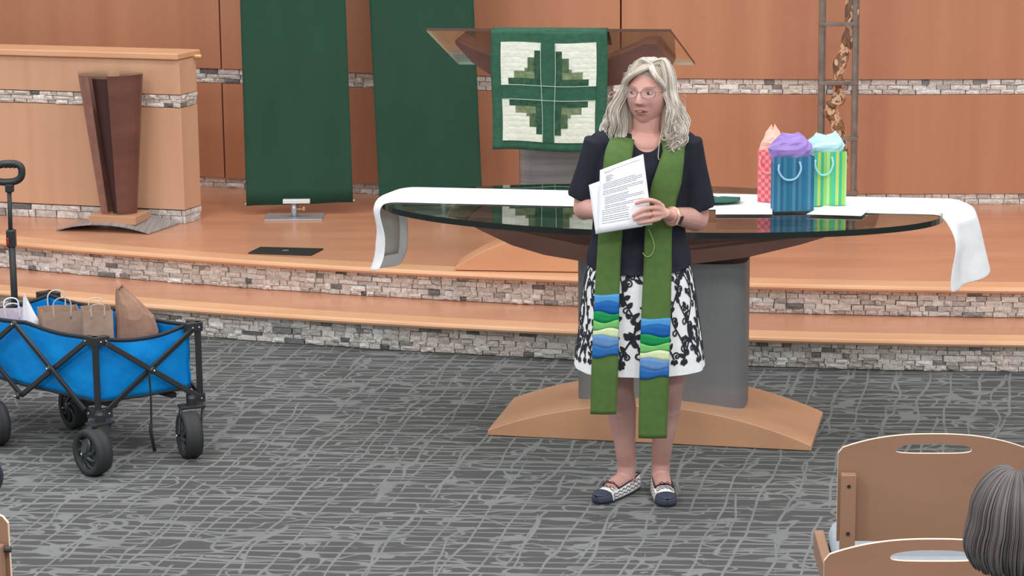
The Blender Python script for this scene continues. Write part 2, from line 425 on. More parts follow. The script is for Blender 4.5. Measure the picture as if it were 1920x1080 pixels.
# ------------------------------------------------------------------ setting: floor, steps, wall
Z1, Z2 = .15, .30
SC, WC, WR = V((3.45, 25.3, 0)), V((3.0, 28.55, 0)), 15.1
def arc(c, r, a, z=0): return V((c.x+r*math.sin(a), c.y-r*math.cos(a), z))
def ang(c, r, x): return math.asin((x-c.x)/r)
tag(MB().box((0, 9, -.05), (26, 34, .1)).build('floor', 'carpet'), 'grey patterned carpet floor of the hall', 'floor', kind='structure')

def sector(name, mat, c, ro, ri, z, x0, x1, th, lab, cat):
    mb = MB(); a0, a1 = ang(c, ro, x0), ang(c, ro, x1); n = 90
    rings = []
    for i in range(n+1):
        a = lerp(a0, a1, i/n)
        rings.append([arc(c, ro, a, z-th), arc(c, ro, a, z), arc(c, ri, a, z), arc(c, ri, a, z-th)])
    mb.loft(rings)
    return tag(mb.build(name, mat), lab, cat, kind='structure')
step = sector('step', 'floor_wood', SC, 14.40, 13.4, Z1, -4.6, 6.4, Z1-.0, 'lower curved wooden step in front of the platform', 'step')
plat = sector('platform', 'floor_wood', SC, 13.96, 10.4, Z2, -4.8, 6.6, Z2, 'raised wooden platform floor behind the table', 'platform')
def nosing(parent, r, z, x0, x1):
    mb = MB(); a0, a1 = ang(SC, r, x0), ang(SC, r, x1); n = 90; rings = []
    prof = [(-.10, .002), (.018, .002), (.03, -.004), (.034, -.013), (.03, -.022), (.018, -.028), (-.10, -.028)]
    for i in range(n+1):
        a = lerp(a0, a1, i/n); rings.append([arc(SC, r+p, a, z+q) for p, q in prof])
    mb.loft(rings); return mb.build('nosing', 'nosing_wood', parent, smooth=False)
nosing(step, 14.43, Z1, -4.6, 6.4); nosing(plat, 13.99, Z2, -4.8, 6.6)

def stone_variants():
    out = []
    for k in range(14):
        r = random.Random(k); mb = MB(); nx, nz = 4, 3; vs = []
        for i in range(nx):
            for j in range(nz):
                x, z = i/(nx-1)-.5, j/(nz-1)-.5
                e = i in (0, nx-1) or j in (0, nz-1)
                d = r.uniform(.55, .85) if e else r.uniform(.7, 1.15)
                vs.append((x*r.uniform(.93, 1.0) if e else x+r.uniform(-.08, .08), -d, z*r.uniform(.92, 1.0) if e else z+r.uniform(-.1, .1)))
        fs = []
        for i in range(nx-1):
            for j in range(nz-1):
                a, b, c, d = i*nz+j, (i+1)*nz+j, (i+1)*nz+j+1, i*nz+j+1
                fs += [(a, b, c), (a, c, d)] if (i+j+k) % 2 else [(a, b, d), (b, c, d)]
        bd = [j for j in range(nz)]+[i*nz+nz-1 for i in range(1, nx)]+[(nx-1)*nz+j for j in range(nz-2, -1, -1)]+[i*nz for i in range(nx-2, 0, -1)]
        k0 = len(vs)
        vs += [(vs[i][0], 0, vs[i][2]) for i in bd]
        for q in range(len(bd)):
            q2 = (q+1) % len(bd); fs.append((bd[q], k0+q, k0+q2, bd[q2]))
        mb.add(vs, fs); me = mb.mesh('stone'); me.materials.append(MATS['stone']); out.append(me)
    return out
STV = stone_variants()
def stones(parent, place, length, z0, z1, rows, wmean, depth, limit=300):
    """place(s) -> (point, rotation about z); a course of split stones on the parent"""
    L = []
    hs = [R(.75, 1.25) for _ in range(rows)]; t = sum(hs); z = z0
    for h in hs:
        h = h/t*(z1-z0); s = -R(0, wmean)
        while s < length:
            wd = wmean*random.choice((.5, .7, .85, 1, 1, 1.2, 1.45, 1.8))
            if s+wd > 0 and s < length: L.append((max(s, 0), min(s+wd, length), z, h))
            s += wd
        z += h
    L = [q for q in L if q[1]-q[0] > .012]
    L = [(a, b, zz-R(0, .12)*h, h*R(.95, 1.2)) if zz > z0+.3*h and zz+h < z1-.3*h else (a, b, zz, h) for a, b, zz, h in L]
    order = sorted(range(len(L)), key=lambda i: -(L[i][1]-L[i][0])*L[i][3]); big = set(order[:limit])
    rest = MB()
    for i, (s0, s1, zz, h) in enumerate(L):
        p, rz = place((s0+s1)/2); me = random.choice(STV); wd = (s1-s0)*.985; hh = h*.965; dd = depth*R(.45, 1.5)
        if i in big:
            o = bpy.data.objects.new('stone', me); COL.objects.link(o); o.parent = parent
            o.location = V((p.x, p.y, zz+h/2))-ORG[parent]; o.rotation_euler = (0, 0, rz); o.scale = (wd*random.choice((-1, 1)) if False else wd, dd, hh)
        else:
            c, sn = math.cos(rz), math.sin(rz)
            vs = [V((p.x+v.co.x*wd*c-v.co.y*dd*sn, p.y+v.co.x*wd*sn+v.co.y*dd*c, zz+h/2+v.co.z*hh)) for v in me.vertices]
            rest.add(vs, [tuple(f.vertices) for f in me.polygons])
    if rest.v:
        tag(rest.build('stone_remainder', 'stone_joined', parent), kind='stuff')
def arc_trim(name, c, r, x0, x1, z0, z1, rows, wmean, depth, lab):
    mb = MB(); a0, a1 = ang(c, r, x0), ang(c, r, x1); n = 60
    mb.loft([[arc(c, r, lerp(a0, a1, i/n), z0), arc(c, r, lerp(a0, a1, i/n), z1), arc(c, r-.03, lerp(a0, a1, i/n), z1), arc(c, r-.03, lerp(a0, a1, i/n), z0)] for i in range(n+1)])
    t = tag(mb.build(name, 'mortar'), lab, 'trim', kind='structure')
    stones(t, lambda s: (arc(c, r-.002, a0+s/r), a0+s/r), (a1-a0)*r, z0, z1, rows, wmean, depth)
    return t
arc_trim('trim_1', SC, 14.402, -2.75, 2.75, .002, Z1-.027, 5, .056, .02, 'split stone facing of the lower step riser')
arc_trim('trim_2', SC, 13.962, -2.85, 2.85, Z1+.002, Z2-.027, 5, .056, .02, 'split stone facing of the upper step riser')
arc_trim('trim_3', WC, WR-.022, -2.2, 3.3, .905, .985, 3, .075, .016, 'narrow split stone band across the wooden back wall')
arc_trim('trim_4', WC, WR-.022, -2.2, 3.3, Z2, Z2+.058, 2, .075, .016, 'split stone skirting at the foot of the back wall')
# wooden back wall
mb = MB(); a0, a1 = ang(WC, WR, -5.2), ang(WC, WR, 6.5)
mb.loft([[arc(WC, WR-.055, lerp(a0, a1, i/60), 0), arc(WC, WR-.055, lerp(a0, a1, i/60), 3.8), arc(WC, WR-.3, lerp(a0, a1, i/60), 3.8), arc(WC, WR-.3, lerp(a0, a1, i/60), 0)] for i in range(61)])
wall = tag(mb.build('wall_back', 'wall_gap'), 'curved back wall clad in honey coloured wood panels', 'wall', kind='structure')
J = [-3.95, -1.64, .605, 2.86, 5.1]
for zb, zt in ((Z2+.06, .903), (.988, 3.75)):
    for xa, xb in zip(J, J[1:]):
        a0, a1 = ang(WC, WR, xa)+.0003, ang(WC, WR, xb)-.0003
        mb = MB(); n = 24
        mb.loft([[arc(WC, WR, lerp(a0, a1, i/n), zb), arc(WC, WR, lerp(a0, a1, i/n), zt), arc(WC, WR-.055, lerp(a0, a1, i/n), zt), arc(WC, WR-.055, lerp(a0, a1, i/n), zb)] for i in range(n+1)])
        mb.build('wall_panel', 'wall_wood', wall)

# ------------------------------------------------------------------ low wooden rail wall on the left
A_, B_, C_ = PZ(0, 404, Z2), PZ(347, 420, Z2), PZ(378, 410, Z2)
dv = (B_-A_).normalized(); A_ = B_-dv*2.6; ev = (C_-B_); nv = V((dv.y, -dv.x, 0))
if nv.y > 0: nv = -nv
eu = ev.normalized()
zt = PY(345, 113, B_.y).z; zb1, zb0 = PY(347, 178, B_.y).z, PY(347, 203, B_.y).z; zs = PY(350, 394, B_.y).z
def rail_box(a, b, c, z0, z1, g=0):
    p = [a-dv*0, b+dv*g+nv*g, c+eu*g+dv*g, a+(c-b)]
    p[0] = a+nv*g
    return MB().prism([V((q.x, q.y, z0)) for q in p], (0, 0, z1-z0))
rw = tag(rail_box(A_, B_, C_, Z2, zt, -.03).build('wall_left', 'wall_gap', org=V(B_)), 'low wooden choir wall with stone bands at the left of the platform', 'wall', kind='structure')
rail_box(A_, B_, C_, zs, zb0).build('wall_panel', 'rail_wood', rw, bevel=.002)
rail_box(A_, B_, C_, zb1, zt).build('wall_panel', 'rail_wood', rw, bevel=.002)
La = (B_-A_).length; Lb = ev.length; rz_a = math.atan2(dv.y, dv.x); rz_b = math.atan2(eu.y, eu.x)
for z0, z1, rws in ((Z2, zs-.004, 2), (zb0+.003, zb1-.003, 3)):
    stones(rw, lambda s: (A_+dv*s-nv*.012, rz_a), La, z0, z1, rws, .07, .016, 150)
    stones(rw, lambda s: (B_+eu*s-dv*.012, rz_b), Lb, z0, z1, rws, .06, .016, 40)
# cap
cp = [A_+nv*.02, B_+nv*.02-dv*.0, C_+dv*.01+eu*.03, A_+(C_-B_)+eu*.03]
MB().prism([V((q.x, q.y, zt+.003)) for q in cp], (0, 0, .034)).build('wall_cap', 'nosing_wood', rw, bevel=.006)
kp = PY(372, 106, C_.y-.02)
MB().tube([kp-dv*.12, kp+dv*.012, kp+dv*.02], [.012, .013, .009], 14).build('rail_end', 'brass', rw, smooth=True)

# ------------------------------------------------------------------ pedestal
g = [PZ(105, 433, Z2), PZ(279, 440, Z2), PZ(350, 416, Z2)]
ux = (g[1]-g[0]).normalized(); uy = (g[2]-g[1]); dp = uy.length*.80; uy = uy.normalized()
Wd = (g[1]-g[0]).length
pc = g[0]+ux*Wd/2+uy*dp/2
ped = empty('pedestal', (pc.x, pc.y, Z2), 'tapered dark brown pedestal with glass top on arched metal plate', 'pedestal')
mb = MB(); n = 20; rings = []
for i in range(n+1):
    t = i/n; zz = Z2+.038*(1-(2*t-1)**2)
    p = g[0]+ux*Wd*t; p.z = zz+.002; q = p+uy*dp
    rings.append([p, p+V((0, 0, .006)), q+V((0, 0, .006)), q])
mb.loft(rings).build('base_plate', 'plate_metal', ped)
bl = PY(228, 411, pc.y); rot = M((ux, uy, V((0, 0, 1)))).transposed()
rotm = M((V((ux.x, ux.y, 0)), V((-ux.y, ux.x, 0)), V((0, 0, 1)))).transposed()
MB().box((pc.x+.01, pc.y, Z2+.058), (.265, .20, .045), rotm).build('base_block', 'maple', ped, bevel=.004)
zb = Z2+.081; ztop = PY(207, 138, pc.y).z
cxb, cxt = PY(224, 405, pc.y).x, PY(207, 138, pc.y).x
rb, rt = 34*13.1/4700, 60.5*13.1/4700
def shell(a0, a1, th=.018, z_hi=ztop, shrink=0):
    mb = MB(); n = 18; rings = []
    for i in range(n+1):
        a = math.radians(lerp(a0, a1, i/n))
        col = []
        for r_off, z in ((0, zb), (0, z_hi), (-th, z_hi), (-th, zb)):
            t = (z-zb)/(ztop-zb); r = lerp(rb, rt, t)+r_off-shrink; cx = lerp(cxb, cxt, t)
            col.append(V((cx+r*math.sin(a), pc.y-r*.72*math.cos(a), z)))
        rings.append(col)
    return mb.loft(rings)
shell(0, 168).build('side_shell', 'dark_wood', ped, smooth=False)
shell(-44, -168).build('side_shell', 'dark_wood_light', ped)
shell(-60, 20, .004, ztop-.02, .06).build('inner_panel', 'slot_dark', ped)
mb = MB(); mb.loft([[V((cxt+(rt+.003)*math.cos(2*PI*j/40), pc.y+(rt+.003)*.72*math.sin(2*PI*j/40), z)) for j in range(40)] for z in (ztop+.001, ztop+.011)])
mb.build('glass_top', 'clear_glass', ped)

# ------------------------------------------------------------------ banners on stands
def banner(px_tl, px_tr, px_bl, px_br, base_px, Y, lab, zbot):
    bc = PZ(base_px[0], base_px[1], Z2)
    t = empty('banner_stand', (bc.x, bc.y, Z2), lab, 'banner')
    bl, br = PY(px_bl[0], px_bl[1], Y), PY(px_br[0], px_br[1], Y)
    tl, tr = PY(px_tl[0], px_tl[1], Y), PY(px_tr[0], px_tr[1], Y)
    k = (2.75-bl.z)/(tl.z-bl.z); tl = bl+(tl-bl)*k
    k = (2.75-br.z)/(tr.z-br.z); tr = br+(tr-br)*k
    def fn(u, v):
        p = (bl*(1-u)+br*u)*(1-v)+(tl*(1-u)+tr*u)*v
        return p+V((0, .006*math.sin(u*9+v*3)+.004*math.sin(u*17-v*5), 0))
    fab = MB().grid(fn, 24, 30).build('banner_cloth', 'banner_fabric', t, smooth=True, solid=.003)
    MB().tube([bl+V((-.008, .012, .008)), br+V((.008, .012, .008))], .005, 8).build('bottom_rod', 'white_metal', t, smooth=True)
    MB().tube([tl+V((-.012, 0, 0)), tr+V((.012, 0, 0))], .006, 8).build('top_rod', 'white_metal', t, smooth=True)
    sx, sy = .31, .20
    MB().box((bc.x, bc.y+.02, Z2+.004), (sx, sy, .008)).build('base_plate', 'stand_metal', t, bevel=.002)
    MB().tube([(bc.x, bc.y, Z2+.008), (bc.x, bc.y, Z2+.085)], .016, 14).build('post', 'stand_metal', t, smooth=True)
    m = (bl+br)/2
    MB().tube([(bc.x, Y+.035, Z2+.006), (bc.x, Y+.035, 1.2), (bc.x, Y+.035, 2.78)], .009, 8).build('upright_pole', 'stand_metal', t, smooth=True)
    z = (bl.z+br.z)/2
    MB().box((bc.x+.015, bc.y-.015, Z2+.095), (.145, .03, .022)).build('clamp', 'white_metal', t, bevel=.003)
    kn = MB(); kn.tube([(bc.x+.015, bc.y-.005, Z2+.05), (bc.x+.045, bc.y-.005, Z2+.05)], .005, 8); kn.ell((bc.x+.052, bc.y-.005, Z2+.052), (.009, .006, .014))
    kn.build('knob', 'brass', t, smooth=True)
    return t
banner((450, 0), (648, 0), (462, 386), (662, 379), (552, 409), 13.32, 'plain green cloth banner beside the dark pedestal', .4)
banner((692, 0), (888, 0), (712, 388), (905, 384), (832, 402), 13.36, 'plain green cloth banner behind the left end of the glass table', .4)

# floor box plate
p = [PZ(465, 476, Z2), PZ(583, 480, Z2), PZ(607, 468, Z2), PZ(488, 465, Z2)]
pl = MB().prism([V((q.x, q.y, Z2+.001)) for q in p], (0, 0, .006)).build('floor_plate', 'black_plate', None, org=V((p[0].x, p[0].y, Z2)), bevel=.002)
tag(pl, 'flat black plate lying on the wooden platform near its edge', 'floor plate')
c = sum(p, V())/4
MB().box((c.x, c.y, Z2+.008), (.03, .012, .003)).build('latch', 'stand_metal', pl)

# ------------------------------------------------------------------ lectern
LO = V((0, 0, 0)); la = math.radians(-7)
lux, luy = V((math.cos(la), math.sin(la), 0)), V((-math.sin(la), math.cos(la), 0))
lc = PZ(1048, 512, Z2); lc = lc+luy*.27
lect = empty('lectern', (lc.x, lc.y, Z2), 'lectern with sloping glass desk on curved dark wood arms behind the table', 'lectern')
def LP(px, py, off): return PP(px, py, lc+luy*off, luy)
# arched maple foot
def arch_foot(c, ux, uy, z, half, depth, h, edge, name, parent, mat='maple'):
    poly = [c-ux*half-uy*depth/2+V((0, 0, z-c.z))]
    n = 24
    poly = [c+ux*half*s-uy*depth/2 for s in (-1, 1)]
    poly = [V((q.x, q.y, z)) for q in poly]
    top = []
    for i in range(n+1):
        s = 1-2*i/n
        q = c+ux*half*s-uy*depth/2; top.append(V((q.x, q.y, z+edge+(h-edge)*(1-s*s))))
    return MB().prism(poly+top, uy*depth).build(name, mat, parent, bevel=.003)
arch_foot(lc-luy*.16, lux, luy, Z2+.006, .505, .22, .185, .012, 'foot', lect, 'maple_lit')
# metal column
cz0, cz1 = Z2+.001, LP(1050, 150, 0).z
xl, xr = LP(974, 300, 0), LP(1150, 300, 0)
cen = (xl+xr)/2; hw = (xr-xl).length/2
MB().loft([ring((cen.x, cen.y, z), hw, .11, 36, 3.2, la) for z in (cz0, cz1)]).build('column', 'brushed_metal', lect, smooth=False)
# dark wood cradle
up_e = [(851, 73), (885, 90), (925, 107), (985, 122), (1050, 128), (1100, 124), (1134, 115), (1170, 99), (1205, 82), (1231, 81)]
lo_e = [(1262, 121), (1225, 143), (1180, 157), (1110, 165), (1040, 168), (985, 163), (925, 145), (885, 117), (855, 84)]
poly = [LP(x, y, -.13) for x, y in up_e+lo_e]
MB().prism(poly, luy*.3).build('support_arm', 'dark_wood', lect, bevel=.002)
# glass desk, audience edge high
fl, fr = LP(799, 58, -.27), LP(1257, 60, -.27)
bl, br = LP(860, 121, .2), LP(1303, 122, .2)
nrm = (fr-fl).cross(bl-fl).normalized()
if nrm.z < 0: nrm = -nrm
mb = MB(); mb.prism([fl, fr, br, bl], nrm*.014, 0, 1)
mb.m[-4:] = [1, 1, 2, 2]
mb.build('glass_desk', ['lectern_glass', 'glass_edge_brown', 'glass_edge_pale'], lect)

# quilted parament hanging over the lectern's front edge
qo = -.285
Q = lambda x, y, o=qo: LP(x, y, o)
qt = Q(921, 60); qw = (Q(1138, 60)-qt).length; qz1 = Q(1030, 57).z; qz0 = Q(1030, 281).z; qh = qz1-qz0
quilt = empty('quilt_hanging', tuple(qt+lux*qw/2+V((0, 0, qz0-qt.z))), 'green and cream patchwork cross quilt hanging over the lectern', 'quilt')
def qs(u, v, d=0):                         # u across 0..1, v down 0..1
    p = qt+lux*(u*qw); z = qz1-v*qh*(1+.018*u) + .004*math.sin(u*8)
    off = -.006*math.sin(u*7+1)*v-.004*math.sin(u*13-v*4)*v-d
    return V((p.x, p.y, z))+luy*off+lux*(.004*math.sin(v*6)*(1 if u > .5 else -1))
MB().grid(lambda u, v: qs(u, v), 28, 30).build('quilt_backing', 'quilt_green', quilt, smooth=True, solid=.008, offset=0)
fold = MB().grid(lambda u, v: qt+lux*(u*qw)+V((0, 0, qz1-qt.z+.016*math.sin(min(v*2.2, 1)*PI/2)-max(v-.2, 0)*.14))+luy*(v*.3-.004), 10, 12)
fold.build('quilt_fold', 'quilt_green', quilt, smooth=True, solid=.006)
def patch(u0, v0, u1, v1, mat):
    g = .0005
    mb = MB(); d = .009
    u0, u1, v0, v1 = u0+g, u1-g, v0+g, v1-g
    nu, nv = max(1, int((u1-u0)*20)), max(1, int((v1-v0)*20))
    mb.grid(lambda u, v: qs(lerp(u0, u1, u), lerp(v0, v1, v), d if 0 < u < 1 and 0 < v < 1 else d-.0007), max(2, nu), max(2, nv))
    mb.build('patch', mat, quilt, smooth=False, solid=.004)
# layout in quilt fractions (inner square .085..0.915)
L0, R1, T0, B1 = .088, .905, .10, .925
m0, m1, n0, n1 = .435, .55, .455, .575      # cross arms
patch(m0, T0, m1, n0, 'quilt_green'); patch(m0, n1, m1, B1, 'quilt_green'); patch(m0, n0, m1, n1, 'quilt_green')
patch(L0, n0, m0, n1, 'quilt_green'); patch(m1, n0, R1, n1, 'quilt_green')
def quadrant(cu, cv, eu, ev):
    # log cabin: from the cross outwards, alternating strips; cu,cv inner corner, eu,ev outer corner
    du, dvv = (eu-cu)/6.0, (ev-cv)/6.0
    def rect(a0, b0, a1, b1, mat):
        x0, x1 = sorted((cu+a0*du, cu+a1*du)); y0, y1 = sorted((cv+b0*dvv, cv+b1*dvv)); patch(x0, y0, x1, y1, mat)
    rect(0, 0, 4.9, .95, 'quilt_forest')            # along the horizontal arm
    rect(0, .95, .95, 4.9, 'quilt_forest')          # along the vertical arm
    rect(.95, .95, 4.0, 1.95, 'quilt_olive')
    rect(.95, 1.95, 1.95, 3.9, 'quilt_sage')
    rect(1.95, 1.95, 2.4, 2.4, 'quilt_olive')
    rect(4.9, 0, 6, .95, 'quilt_cream'); rect(4.0, .95, 6, 1.95, 'quilt_cream')
    rect(2.4, 1.95, 6, 2.4, 'quilt_cream'); rect(1.95, 2.4, 6, 3.1, 'quilt_cream'); rect(1.95, 3.1, 6, 3.9, 'quilt_cream')
    rect(.95, 3.9, 6, 4.9, 'quilt_cream'); rect(0, 4.9, 6, 6, 'quilt_cream')
quadrant(m0, n0, L0, T0); quadrant(m1, n0, R1, T0); quadrant(m0, n1, L0, B1); quadrant(m1, n1, R1, B1)
mb = MB()
for a, b in (((m0, T0), (m0, B1)), ((m1, T0), (m1, B1)), ((L0, n0), (R1, n0)), ((L0, n1), (R1, n1))):
    mb.tube([qs(lerp(a[0], b[0], t/20), lerp(a[1], b[1], t/20), .0145) for t in range(21)], .0016, 5)
mb.build('seam_cord', 'quilt_thread', quilt)

# ------------------------------------------------------------------ metal lattice tower with carved trunk
TY = 13.05
tw = empty('lattice_tower', tuple(PY(1572, 400, TY).xy)+(Z2,), 'tall narrow grey metal lattice tower against the back wall', 'tower')
def post(x_t, x_b, Y, wd, name='post'):
    a, b = PY(x_t, 0, Y), PY(x_b, 260, Y); d = (b-a)/(b.z-a.z)
    p0, p1 = a+d*(Z2-a.z), a+d*(2.6-a.z)
    return MB().bar(p0, p1, wd, wd, (0, 1, 0)).build(name, 'tower_metal', tw, bevel=.002)
post(1540.5, 1537.5, TY, .024); post(1603.5, 1600, TY, .022); post(1608.5, 1604.5, TY+.16, .018); post(1546, 1543, TY+.16, .016)
for y in (-70, 45, 155, 260, 362):
    for Y, a, b in ((TY, 1539, 1603),):
        MB().bar(PY(a-4, y+1, Y), PY(b+4, y, Y), .03, .02).build('rung', 'tower_metal', tw, bevel=.002)
    MB().bar(PY(1603, y, TY), PY(1606.5, y-2, TY+.16), .014, .014).build('side_rung', 'tower_metal', tw)
    MB().bar(PY(1539, y, TY), PY(1545, y-2, TY+.16), .014, .014).build('side_rung', 'tower_metal', tw)
tr = empty('carved_trunk', tuple(PY(1575, 400, TY+.07).xy)+(Z2,), 'twisting brown trunk with pale oval scales inside the metal tower', 'sculpture')
tp = [(1597, -90), (1598, -40), (1597, 10), (1595, 42), (1592, 66), (1586, 92), (1576, 115), (1571, 136), (1572, 158), (1574, 172), (1570, 188), (1560, 200), (1558, 212), (1566, 224), (1571, 240), (1575, 262), (1578, 300), (1576, 345), (1575, 400)]
tY = TY+.075
path = [PY(x, y, tY) for x, y in tp]; path[-1].z = Z2
sp = spline(path, 6)
rad = [.030+.006*math.sin(i*.55)+.004*NZ.noise(V((i*.3, 0, 0))) for i in range(len(sp))]
trunk = MB().tube(sp, rad, 14).build('trunk', 'trunk', tr, smooth=True)
br_ = [PY(1566, 200, tY-.03), PY(1556, 197, tY-.04), PY(1551, 191, tY-.05)]
MB().tube(br_, [.014, .012, .008], 8).build('knot', 'trunk', tr, smooth=True)
rr = random.Random(3)
for i in range(4, len(sp)-4):
    zpx = i
    for k in range(2):
        if rr.random() < .22: continue
        a = math.radians(rr.uniform(-65, 65)); t = (sp[i+1]-sp[i-1]).normalized()
        side = t.cross(V((0, 1, 0))).normalized(); fr_ = V((0, -1, 0)); fr_ = (fr_-t*fr_.dot(t)).normalized()
        nrm = (fr_*math.cos(a)+side*math.sin(a)).normalized(); tang = t.cross(nrm).normalized()
        tl_ = (t*math.cos(.5)+tang*math.sin(.5)*rr.choice((-1, 1))).normalized(); ta = nrm.cross(tl_).normalized()
        c = sp[i]+nrm*(rad[i]+.001)
        mb = MB(); L, W_ = rr.uniform(.016, .028), rr.uniform(.0065, .0105)
        n = 8; o_ = [c+tl_*L*math.cos(2*PI*j/n)+ta*W_*math.sin(2*PI*j/n)-nrm*.003 for j in range(n)]
        i_ = [c+tl_*L*.75*math.cos(2*PI*j/n)+ta*W_*.75*math.sin(2*PI*j/n)+nrm*.0035 for j in range(n)]
        mb.loft([o_, i_]); mb.build('scale', rr.choice(('scale_wood', 'scale_wood', 'scale_brown')), tr)

# ------------------------------------------------------------------ altar table
al = math.radians(-12)
aux, auy = V((math.cos(al), math.sin(al), 0)), V((-math.sin(al), math.cos(al), 0))
ac = V((.60, 10.08, 0)); GZ = .93
altar = empty('altar_table', tuple(ac), 'oval glass topped table on a wide grey column and curved dark wood beam', 'table')
def AP(px, py, off): return PP(px, py, ac+auy*off, auy)
arch_foot(ac, aux, auy, .002, .665, .53, .155, .022, 'foot', altar)
xl, xr = AP(1088, 650, 0), AP(1402, 650, 0); cen = (xl+xr)/2; hw = (xr-xl).length/2
MB().loft([ring((cen.x, cen.y, z), hw, .14, 48, 4.0, al) for z in (.12, AP(1245, 480, 0).z)]).build('column', 'column_metal', altar)
up_e = [(915, 409), (960, 425), (1020, 443), (1090, 459), (1160, 467), (1240, 470), (1310, 468), (1380, 460), (1450, 447), (1520, 430), (1560, 420)]
lo_e = [(1640, 412), (1600, 427), (1560, 441), (1500, 459), (1400, 483), (1300, 495), (1240, 498), (1160, 496), (1090, 490), (1020, 478), (960, 460), (905, 434), (850, 405), (835, 396)]
pu = [AP(x, y, -.20) for x, y in up_e]; plw = [AP(x, y, -.20) for x, y in lo_e]
poly = pu+plw
for q in poly: q.z = min(q.z, GZ-.026)
MB().prism(poly, auy*.4).build('beam', 'dark_wood', altar, bevel=.002)
gc = V((.589, 10.055, 0))+auy*.02; GA, GB = 1.155, .525
def gpt(t, k=1.0): 
    cs, sn = math.cos(t), math.sin(t)
    return gc+aux*GA*k*math.copysign(abs(cs)**1.0, cs)+auy*GB*k*math.copysign(abs(sn)**1.08, sn)
ov = [gpt(2*PI*i/96) for i in range(96)]
mb = MB(); mb.prism([V((q.x, q.y, GZ-.024)) for q in ov], (0, 0, .024), 0, 1)
mb.build('glass_top', ['table_glass', 'glass_edge'], altar)

# white runner over the table
run = tag(bpy.data.objects.new('table_runner', None), 'long white linen runner draped over the glass table ends', 'table runner')
COL.objects.link(run); run.location = (gc.x, gc.y, GZ); ORG[run] = V((gc.x, gc.y, GZ))
Zr = GZ+.002
def edge(pts): return [PZ(x, y, Zr) for x, y in pts]
# left and right ends: back edge and front edge of the flat part
bL, fL = PZ(772, 351, Zr), PZ(737, 380, Zr)
bR, fR = PZ(1790, 373, Zr), PZ(1752, 403, Zr)
def flat(u, v): return (bL*(1-u)+bR*u)*(1-v)+(fL*(1-u)+fR*u)*v+V((0, 0, .0015*math.sin(u*40)*math.sin(v*3)))
mb = MB(); nu, nv = 60, 8
cols = [[flat(i/nu, j/nv) for j in range(nv+1)] for i in range(nu+1)]
# left drop: pixel traced edges, back edge hidden behind
def drop(back, front, n):
    b, f_ = spline(back, n), spline(front, n)
    return [[b[i]*(1-j/nv)+f_[i]*(j/nv) for j in range(nv+1)] for i in range(len(b))]
ly = fL.y
lf = [fL, PZ(719, 384, Zr-.004), PY(713, 400, ly-.01), PY(717, 420, ly-.02), PY(722, 440, ly-.03), PY(723, 460, ly-.035), PY(720, 485, ly-.04), PY(711, 507, ly-.045)]
lb = [bL, PZ(745, 356, Zr), PY(742, 368, ly+.20), PY(752, 380, ly+.22), PY(763, 402, ly+.24), PY(766, 440, ly+.26), PY(763, 472, ly+.27), PY(751, 498, ly+.28)]
LBOW = [(0, 0.), (1, .048), (2, .056), (3, .066), (4, .075), (5, .085), (6, .085), (7, .08)]
left = drop(lb, lf, 3)
# bow the hanging cloth outwards to the left so that a sliver of its outside shows
for i, c in enumerate(left):
    k = table(LBOW, i/3)[0]
    for j in range(nv+1):
        t = j/nv; c[j] = c[j]+V((-k*math.sin(PI*t), 0, -.008*k/.08*math.sin(PI*t)*(i > 3)))
ry = fR.y
rf = [fR, PZ(1764, 407, Zr-.012), PY(1776, 424, ry), PY(1785, 446, ry-.01), PY(1787, 468, ry-.02), PY(1782, 495, ry-.03), PY(1778, 522, ry-.04), PY(1778, 548, ry-.045)]
rb_ = [bR, PZ(1812, 381, Zr-.004), PY(1826, 390, ry+.15), PY(1834, 412, ry+.16), PY(1840, 436, ry+.17), PY(1846, 462, ry+.18), PY(1852, 486, ry+.18), PY(1857, 508, ry+.18)]
right = drop(rb_, rf, 3)
for i, c in enumerate(right):
    k = min(1, i/9)
    for j in range(nv+1):
        t = j/nv; c[j] = c[j]+V((.012*k*math.sin(t*9), -.02*k*math.sin(t*8), -.012*k*math.sin(PI*t)))
allc = left[::-1]+cols[1:-1]+right
mb.add([p for c in allc for p in c], [(i*(nv+1)+j, (i+1)*(nv+1)+j, (i+1)*(nv+1)+j+1, i*(nv+1)+j+1) for i in range(len(allc)-1) for j in range(nv)])
o = mb.build('cloth', 'linen', run, smooth=True, solid=.0025, offset=1, subd=1)
# lining panel on the inside of the left drop
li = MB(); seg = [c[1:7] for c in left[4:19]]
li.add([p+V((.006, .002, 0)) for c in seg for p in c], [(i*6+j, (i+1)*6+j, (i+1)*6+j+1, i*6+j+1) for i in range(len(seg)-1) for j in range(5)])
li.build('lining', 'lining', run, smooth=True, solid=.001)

# loose papers and folded green cloth on the table
def sheet(pxs, lab, z):
    q = [PZ(x, y, z) for x, y in pxs]
    o = MB().prism([V((a.x, a.y, z)) for a in q], (0, 0, .0012)).build('paper_sheet', 'paper_flat', None, org=V((q[0].x, q[0].y, z)))
    return tag(o, lab, 'paper', 'loose papers on the table')
sheet([(1342, 388), (1342, 402), (1448, 402), (1448, 388)], 'white paper sheet on the table between the woman and blue gift bag', Zr+.006)
sheet([(1512, 402), (1615, 405), (1632, 392), (1545, 386)], 'white paper sheet on the table right of the blue gift bag', Zr+.006)
q0 = PZ(1330, 378, Zr+.003)
gcl = MB()
def gf(u, v):
    a = PZ(lerp(1312, 1388, u), lerp(368, 376, u)+(lerp(18, 6, u))*v, Zr+.006)
    a.z += .012*math.sin(u*PI)*(1-abs(2*v-1))+.008*u*u+.006*math.sin(u*9+v*4)*(1-u)+.004; return a
gcl.grid(gf, 14, 6)
